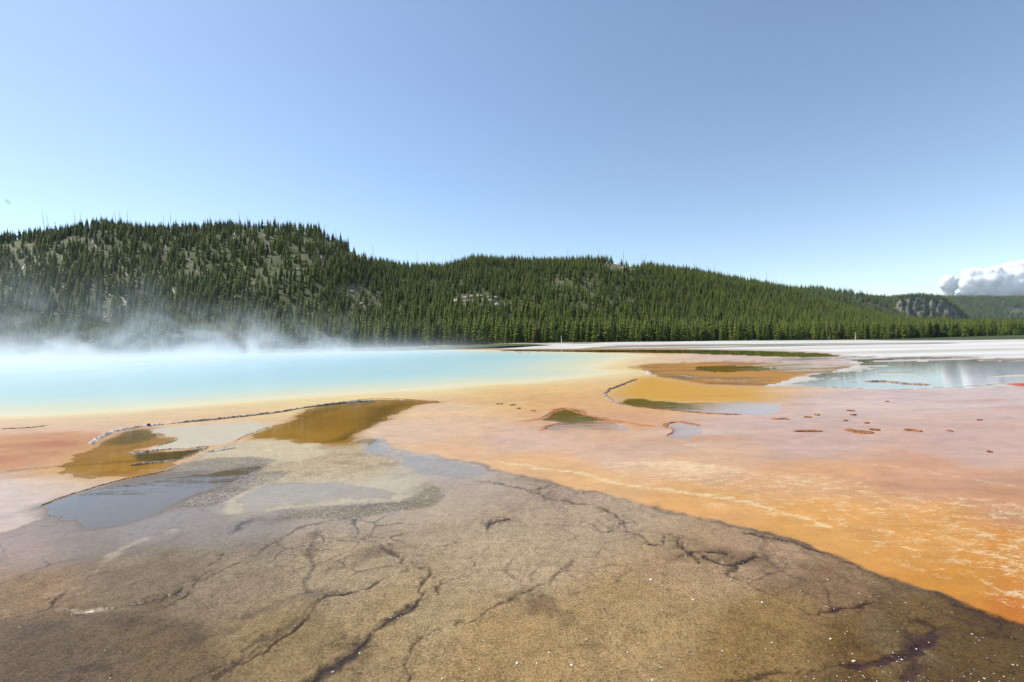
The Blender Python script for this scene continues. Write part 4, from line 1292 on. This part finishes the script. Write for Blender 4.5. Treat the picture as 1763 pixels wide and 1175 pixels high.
def ridge(name, pts, wpx, hgt, m, label):
    P = W(pts, 10, False)
    d = np.diff(P, axis=0); seg = np.hypot(d[:, 0], d[:, 1]); L = np.concatenate([[0], np.cumsum(seg)])
    wm = wpx / FPX * P[:, 1].mean()
    n = int(min(max(L[-1] / (0.3 * wm), 20), 700))
    tt = np.linspace(0, L[-1], n)
    px_, py_ = np.interp(tt, L, P[:, 0]), np.interp(tt, L, P[:, 1])
    tx_, ty_ = np.gradient(px_), np.gradient(py_)
    ln = np.hypot(tx_, ty_) + 1e-9
    nx, ny = -ty_ / ln, tx_ / ln
    K = 9
    lat = np.linspace(-1, 1, K)
    taper = np.clip(np.minimum(tt, L[-1] - tt) / (0.08 * L[-1] + 1e-6), 0.15, 1)
    wob = 1 + 0.6 * fbm(tt, tt * 0, wm * 4, 4, len(pts))
    V = np.zeros((n, K, 3))
    off = wm * 0.8 * fbm(tt, tt * 0 + 3, wm * 5, 4, 77)
    for k, l in enumerate(lat):
        ww = wm * 0.5 * taper * wob * l + off
        V[:, k, 0] = px_ + nx * ww; V[:, k, 1] = py_ + ny * ww
        bump_ = fbm(V[:, k, 0], V[:, k, 1], wm * 0.9, 4, 99)
        V[:, k, 2] = hgt * taper * (1 - l * l) * np.clip(0.8 + 0.6 * bump_, 0.35, 1.7) - 0.025 * abs(l)
    i = np.arange(n * K).reshape(n, K)
    F = np.stack([i[:-1, :-1], i[:-1, 1:], i[1:, 1:], i[1:, :-1]], -1).reshape(-1, 4)
    return tag(link(name, mesh_np(name, V.reshape(-1, 3), F), m), label, kind='structure')


ridge('sinter_rim', [(152, 768), (175, 753), (205, 743), (245, 736), (290, 731)], 13, .07, M_CRW, 'white crusted rim round the left orange pool')
ridge('sinter_rim', [(285, 731), (330, 727), (380, 722), (420, 718), (470, 712), (520, 704), (560, 698), (600, 693.5), (645, 690)], 7, .07, M_CRD, 'long dark and white crusted rim below the hot spring')
ridge('sinter_rim', [(600, 691), (640, 687.5), (700, 688), (755, 693)], 4, .03, M_CRO, 'reddish end of the crusted rim over the amber pool')
ridge('sinter_rim', [(55, 878), (90, 864), (120, 853), (150, 844), (180, 835), (215, 826), (250, 819), (290, 811), (312, 804)], 3.2, .022, M_CRB, 'thin beaded crust line between pink flat and mirror pool')
ridge('sinter_rim', [(222, 779), (240, 780), (262, 777), (300, 774), (335, 772), (348, 770), (360, 770), (345, 777), (350, 781)], 5, .035, M_CRW, 'crooked white crust below the pale shelf')
ridge('sinter_rim', [(226, 800), (260, 797), (300, 793), (320, 789), (345, 780)], 3, .02, M_CRW, 'thin white crust line across the orange pool')
ridge('sinter_rim', [(350, 780), (385, 776), (410, 771)], 7, .03, M_CRD, 'short dark crust beside the olive inlet')
ridge('sinter_rim', [(400, 763), (425, 750), (440, 745), (465, 735)], 4, .025, M_CRD, 'speckled crust between pale shelf and amber pool')
ridge('sinter_rim', [(272, 744), (276, 752), (306, 757), (285, 765), (265, 772)], 4, .025, M_CRD, 'notched crust at the pale shelf tip')
ridge('sinter_rim', [(1098, 653), (1075, 662), (1054, 669), (1042, 677), (1047, 687), (1056, 693), (1074, 697.5), (1093, 701)], 7, .08, M_CRB, 'curved grey crust round the yellow lagoon')
ridge('sinter_rim', [(1090, 700.5), (1131, 705), (1169, 708.5), (1207, 712), (1246, 714), (1284, 715)], 4, .04, M_CRO, 'orange crust along the blue pool edge')
ridge('sinter_rim', [(1105, 639), (1112, 643), (1122, 645), (1114, 640)], 5, .08, M_CRW, 'small white crust knob at the orange lagoon')
ridge('sinter_rim', [(1168, 645.5), (1200, 651), (1240, 654.5), (1300, 656), (1345, 655)], 2, .04, M_CRB, 'broken white crust line inside the orange lagoon')
ridge('sinter_rim', [(925, 722), (940, 716), (957, 707), (972, 704.5), (1003, 713), (1038, 722)], 4, .025, M_CRO, 'orange crust peak over the olive puddle')
ridge('sinter_rim', [(937, 740), (948, 733), (965, 729)], 4, .02, M_CRO, 'short orange crust at the blue puddle')
ridge('sinter_rim', [(1146, 751), (1159, 743), (1149, 734), (1157, 728), (1177, 728), (1213, 734)], 4, .025, M_CRO, 'hooked orange crust round the small blue puddle')
ridge('sinter_rim', [(1488, 657), (1530, 657.5), (1560, 661), (1604, 663)], 5, .06, M_CRB, 'brown crust bar lying in the mirror lagoon')
ridge('sinter_rim', [(0, 739), (30, 738), (60, 736), (85, 733)], 3, .03, M_CRB, 'thin crust line on the pink flat at the left')

M_FRAG = crust_mat('mat_fragment', S(190, 124, 68), S(122, 80, 48))
FR = [(1344, 722, 30, 'ring-shaped orange mat fragment left of the white scum'), (1392, 743, 44, 'large orange-brown mat fragment humped at its right end'), (1479, 744, 56, 'longest orange-brown mat fragment among the pink flats'), (1506, 741, 26, 'dark orange mat lump joined to the longest fragment'), (1469, 715, 21, 'oval orange mat fragment above the longest fragment'),
      (1464, 708, 14, 'small mat fragment farthest above the longest fragment'), (1457, 725, 12, 'small mat fragment midway above the longest fragment'), (1492, 729, 13, 'small brown mat fragment above the dark lump'), (1636, 743, 11, 'small mat fragment beside the pale scum patch'), (1687, 724, 9, 'tiny mat fragment near the pink right border'), (1704, 779, 8, 'lone tiny mat fragment lowest on the pink flat'),
      (1527, 692, 10, 'tiny reddish mat fragment nearest the mirror lagoon'), (1407, 715, 14, 'small grey-brown mat fragment by the white scum'), (1391, 719, 16, 'flat brown mat fragment by the white scum'), (860, 696, 20, 'olive mat fragment largest of the peach flat row'), (883, 698, 17, 'reddish mat fragment second in the peach flat row'), (893, 704, 9, 'tiny mat fragment third in the peach flat row'), (919, 708, 12, 'small mat fragment last in the peach flat row'),
      (1571, 742, 34, 'thin brown mat strip right of the longest fragment')]
for j, (px, py, w, lb) in enumerate(FR):
    x, y = at(px, py)
    rn = random.Random(900 + j)
    rw = w * .4 / FPX * y; rd = rw * rn.uniform(.35, .6) * (2.0 if w < 15 else 1.2)
    V = [(0, 0, .02)]; F = []
    n = 28
    ph = [rn.uniform(0, 6.28) for _ in range(6)]
    for ring, (q, z) in enumerate([(.45, .026), (.8, .02), (1.0, -.02)]):
        for k in range(n):
            a = 6.2832 * k / n
            f = 1 + sum(.22 / (i + 1) * 1.6 * math.sin((i + 2) * a + ph[i]) for i in range(5))
            V.append((math.cos(a) * rw * q * f, math.sin(a) * rd * q * f, z * (1 + rn.uniform(-.4, .4))))
    for k in range(n):
        F.append((0, 0, 1 + k, 1 + (k + 1) % n))
    F2 = []
    for ring in range(2):
        for k in range(n):
            a = 1 + ring * n
            F2.append((a + k, a + n + k, a + n + (k + 1) % n, a + (k + 1) % n))
    bm = bmesh.new()
    vs = [bm.verts.new(v) for v in V]
    for k in range(n): bm.faces.new((vs[0], vs[1 + k], vs[1 + (k + 1) % n]))
    for f in F2: bm.faces.new([vs[i] for i in f])
    me = bpy.data.meshes.new('mat_fragment'); bm.to_mesh(me); bm.free()
    o = link('mat_fragment', me, M_FRAG); o.location = (x, y, 0.0)
    tag(o, lb, 'mat fragment', 'loose pieces of orange mat')

# dark stone on the rim
M_STONE = simple('dark_stone', S(52, 44, 42), 0.7)
me = RK[1].copy(); me.materials.clear(); me.materials.append(M_STONE)
x, y = at(256, 735)
o = link('stone', me); o.location = (x, y, .06); o.scale = (.045, .04, .04)
tag(o, 'small dark stone on the crusted rim of the left pool', 'stone')


def scatter(name, P, sizes, flat, m, label):       # many tiny pieces, one stuff object
    bm = bmesh.new(); bmesh.ops.create_icosphere(bm, subdivisions=1, radius=1)
    bv = np.array([v.co for v in bm.verts]); bf = np.array([[v.index for v in f.verts] for f in bm.faces]); bm.free()
    keepv = len(bv); n = len(P)
    V = np.repeat(bv[None], n, 0) * rng.uniform(.6, 1.3, (n, keepv, 1))
    an = rng.uniform(0, 6.28, n)
    ca, sa = np.cos(an)[:, None], np.sin(an)[:, None]
    xx, yy = V[..., 0] * 1.3, V[..., 1]
    V2 = np.stack([xx * ca - yy * sa, xx * sa + yy * ca, V[..., 2] * flat], -1) * sizes[:, None, None]
    V2[..., 0] += P[:, 0][:, None]; V2[..., 1] += P[:, 1][:, None]; V2[..., 2] += P[:, 2][:, None]
    F = (bf[None] + (np.arange(n) * keepv)[:, None, None]).reshape(-1, 3)
    return tag(link(name, mesh_np(name, V2.reshape(-1, 3), F, False), m), label, kind='stuff')


def ground_z(xq, yq):
    r_ = np.clip(np.searchsorted(rows, yq) - 1, 1, NR - 2); c_ = np.clip(np.searchsorted(tang, xq / yq) - 1, 0, NC - 2)
    return (Z + BZ).reshape(NR, NC)[r_, c_]


M_PEB = crust_mat('gravel', S(214, 204, 190), S(158, 146, 132))
M_PALE = simple('pale_flake_glint', S(244, 236, 222), 0.5, 0.15)  # pale tone shared by real flakes and the sun glints built as specks
pts = []
for P in GRAVEL:
    x0, y0 = P.min(0); x1, y1 = P.max(0)
    q = np.stack([rng.uniform(x0, x1, 6000), rng.uniform(y0, y1, 6000)], 1)
    s = sdf_poly(q[:, 0], q[:, 1], P)
    q = q[s > -0.12 * rng.uniform(0, 1, 6000) ** 2]
    pts.append(q[:2600])
pts = np.concatenate(pts)
sz = np.exp(rng.normal(math.log(.0055), .4, len(pts)))
scatter('gravel', np.stack([pts[:, 0], pts[:, 1], np.maximum(ground_z(pts[:, 0], pts[:, 1]), 0) + .001], 1), sz, .4, M_PEB, 'grey sinter gravel between the shallow pools')
# white specks over the brown mat: loose flakes, and sun glints modelled as flakes
q = []
while len(q) < 420:
    px, py = rng.uniform(-40, 1800), 1175 - 420 * rng.uniform(0, 1) ** 1.3
    x, y = at(px, py)
    if sdf_poly(np.array([x]), np.array([y]), W(BROWN, 4))[0] > .05 and rng.uniform() < (0.12 + .88 * np.clip((px - 400) / 1100, 0, 1)):
        q.append((x, y))
for pts_, w_, a_ in CR[8:14] + CR[16:30]:
    Pq = W(pts_, 4, False)
    for _ in range(5):
        k = rng.integers(0, len(Pq)); q.append((Pq[k, 0] + rng.normal(0, .03), Pq[k, 1] + rng.normal(0, .03)))
q = np.array(q)
sz = np.exp(rng.normal(math.log(.003), .5, len(q)))
scatter('flakes_and_glints', np.stack([q[:, 0], q[:, 1], ground_z(q[:, 0], q[:, 1]) + .004], 1), sz, .5, M_PALE, 'loose white flakes and modelled sun glints scattered over the brown mat')

# ------------------------------------------------------------------ clouds
m_cl, t, b = material('cloud')
b.inputs['Base Color'].default_value = (1, 1, 1, 1)
b.inputs['Roughness'].default_value = 1
b.inputs['Specular IOR Level'].default_value = 0
b.inputs['Subsurface Weight'].default_value = 1
b.inputs['Subsurface Radius'].default_value = (1, 1, 1)
b.inputs['Subsurface Scale'].default_value = 320


m_wi = bpy.data.materials.new('cloud_wisp'); m_wi.use_nodes = True
t = NT(m_wi.node_tree)
for n in list(t.n):
    if n.type == 'BSDF_PRINCIPLED': t.n.remove(n)
out = [n for n in t.n if n.type == 'OUTPUT_MATERIAL'][0]
vs_ = t.n.new('ShaderNodeVolumeScatter'); vs_.inputs['Color'].default_value = (1, 1, 1, 1); vs_.inputs['Density'].default_value = 0.02
t.l.new(vs_.outputs[0], out.inputs['Volume'])


def cloud(blobs, Yd, label, seed, vox=14.0):
    from mathutils import noise as mn
    bm = bmesh.new()
    rn = random.Random(seed)
    for px, py, r in blobs:
        rx_, ry, rz = ray(px, py)
        c = Vector((float(rx_) * Yd, Yd + rn.uniform(-.5, .5) * r / FPX * Yd, CAM_H + Yd * float(rz / ry)))
        rr = r / FPX * Yd
        res = bmesh.ops.create_icosphere(bm, subdivisions=4, radius=1)
        for v in res['verts']:
            p = v.co.copy()
            k = 1 + .12 * mn.noise(p * 1.6 + c * .003) + .05 * mn.noise(p * 4 + c * .01)
            v.co = c + p * rr * k
    me = bpy.data.meshes.new('cloud'); bm.to_mesh(me); bm.free()
    o = link('cloud', me, m_cl)
    rm = o.modifiers.new('union', 'REMESH'); rm.mode = 'VOXEL'; rm.voxel_size = vox
    sm_ = o.modifiers.new('soften', 'SMOOTH'); sm_.iterations = 5; sm_.factor = .5
    dg_ = bpy.context.evaluated_depsgraph_get()
    m2 = bpy.data.meshes.new_from_object(o.evaluated_get(dg_))
    o.modifiers.clear(); o.data = m2; m2.name = 'cloud'
    for f in m2.polygons: f.use_smooth = True
    if vox < 10:
        m2.materials.clear(); m2.materials.append(m_wi)
    return tag(o, label, 'cloud')


cloud([(1626, 485, 8), (1635, 481, 8), (1641, 487, 8), (1623, 492, 6), (1633, 495, 10), (1642, 494, 6.5), (1647, 482, 4), (1636, 505, 8), (1650, 509, 5)], 9000, 'small rounded white cloud puff just left of the large cloud', 1)
rn = random.Random(3)
bl = [(1672, 472, 10), (1684, 470, 10), (1696, 471, 9), (1712, 466, 8), (1720, 466, 7), (1735, 462, 9), (1746, 458, 8), (1757, 455, 7), (1768, 460, 12), (1668, 484, 9), (1680, 486, 14), (1700, 484, 15), (1722, 480, 15), (1745, 476, 17), (1768, 474, 18),
      (1665, 492, 9), (1675, 498, 14), (1695, 498, 15), (1720, 498, 17), (1745, 496, 18), (1768, 496, 20), (1800, 470, 26), (1840, 480, 26), (1880, 490, 22), (1800, 500, 20), (1690, 510, 12), (1720, 512, 14), (1750, 512, 14)]
cloud(bl, 9500, 'large billowing white cloud above the far wooded hills', 2)
cloud([(9, 343, 2.2), (11.5, 346, 2.6), (14, 348.5, 2.4), (16.5, 351, 1.6)], 9000, 'tiny white wisp of cloud above the left ridge', 5, 4.0)

# ------------------------------------------------------------------ steam over the spring
m_st = bpy.data.materials.new('steam'); m_st.use_nodes = True
t = NT(m_st.node_tree)
for n in list(t.n):
    if n.type == 'BSDF_PRINCIPLED': t.n.remove(n)
out = [n for n in t.n if n.type == 'OUTPUT_MATERIAL'][0]
pv = t.n.new('ShaderNodeVolumePrincipled')
pv.inputs['Color'].default_value = (.88, .905, .94, 1)
pv.inputs['Anisotropy'].default_value = 0.2
P = t.objco()
sx = t.n.new('ShaderNodeSeparateXYZ'); t.l.new(P, sx.inputs[0])
px_, py_, pz_ = sx.outputs
warp = t.noise(0.12, 2, 0.5, t.scalev(P, (1, .6, .8)))
nz = t.noise(0.115, 6, 0.64, t.scalev(P, (1.0, .5, .75)), 1.2)
low = t.math('MULTIPLY', t.math('EXPONENT', t.math('MULTIPLY', pz_, -1 / 1.05)), t.ramp(px_, 2, -40))
low = t.math('MULTIPLY', low, t.ramp(nz, 0.25, 0.7, 0.35, 1.3))
wis = t.math('MULTIPLY', t.math('EXPONENT', t.math('MULTIPLY', pz_, -1 / 4.0)), t.ramp(px_, -30, -70))
wis = t.math('MULTIPLY', wis, t.ramp(nz, 0.52, 0.67))
den_ = t.math('ADD', t.math('MULTIPLY', low, 0.036), t.math('MULTIPLY', wis, 0.13))
den_ = t.math('MULTIPLY', den_, t.math('MULTIPLY', t.ramp(py_, 16, 40), t.ramp(py_, 160, 140)))
den_ = t.math('MULTIPLY', den_, t.ramp(pz_, 17, 11))
t.l.new(den_, pv.inputs['Density'])
t.l.new(pv.outputs[0], out.inputs['Volume'])
bm = bmesh.new(); bmesh.ops.create_cube(bm, size=1)
for v in bm.verts:
    v.co = Vector((3 if v.co.x > 0 else -240, 162 if v.co.y > 0 else 17, 17.5 if v.co.z > 0 else .03))
me = bpy.data.meshes.new('steam'); bm.to_mesh(me); bm.free()
o = link('steam', me, m_st)
o['kind'] = 'stuff'; o['label'] = 'white steam drifting off the hot spring'
sc.cycles.volume_step_rate = 0.25

# ------------------------------------------------------------------ the air itself
m_hz = bpy.data.materials.new('haze'); m_hz.use_nodes = True
t = NT(m_hz.node_tree)
for n in list(t.n):
    if n.type == 'BSDF_PRINCIPLED': t.n.remove(n)
out = [n for n in t.n if n.type == 'OUTPUT_MATERIAL'][0]
hv = t.n.new('ShaderNodeVolumePrincipled')
hv.inputs['Color'].default_value = (.62, .76, .95, 1)
hv.inputs['Density'].default_value = 0.00004
t.l.new(hv.outputs[0], out.inputs['Volume'])
bm = bmesh.new(); bmesh.ops.create_cube(bm, size=1)
for v in bm.verts:
    v.co = Vector((4300 if v.co.x > 0 else -4300, 4300 if v.co.y > 0 else -4300, 330 if v.co.z > 0 else -12))
me = bpy.data.meshes.new('haze'); bm.to_mesh(me); bm.free()
o = link('haze', me, m_hz)
o['kind'] = 'stuff'; o['label'] = 'thin blue summer haze over the whole basin'

name_families()
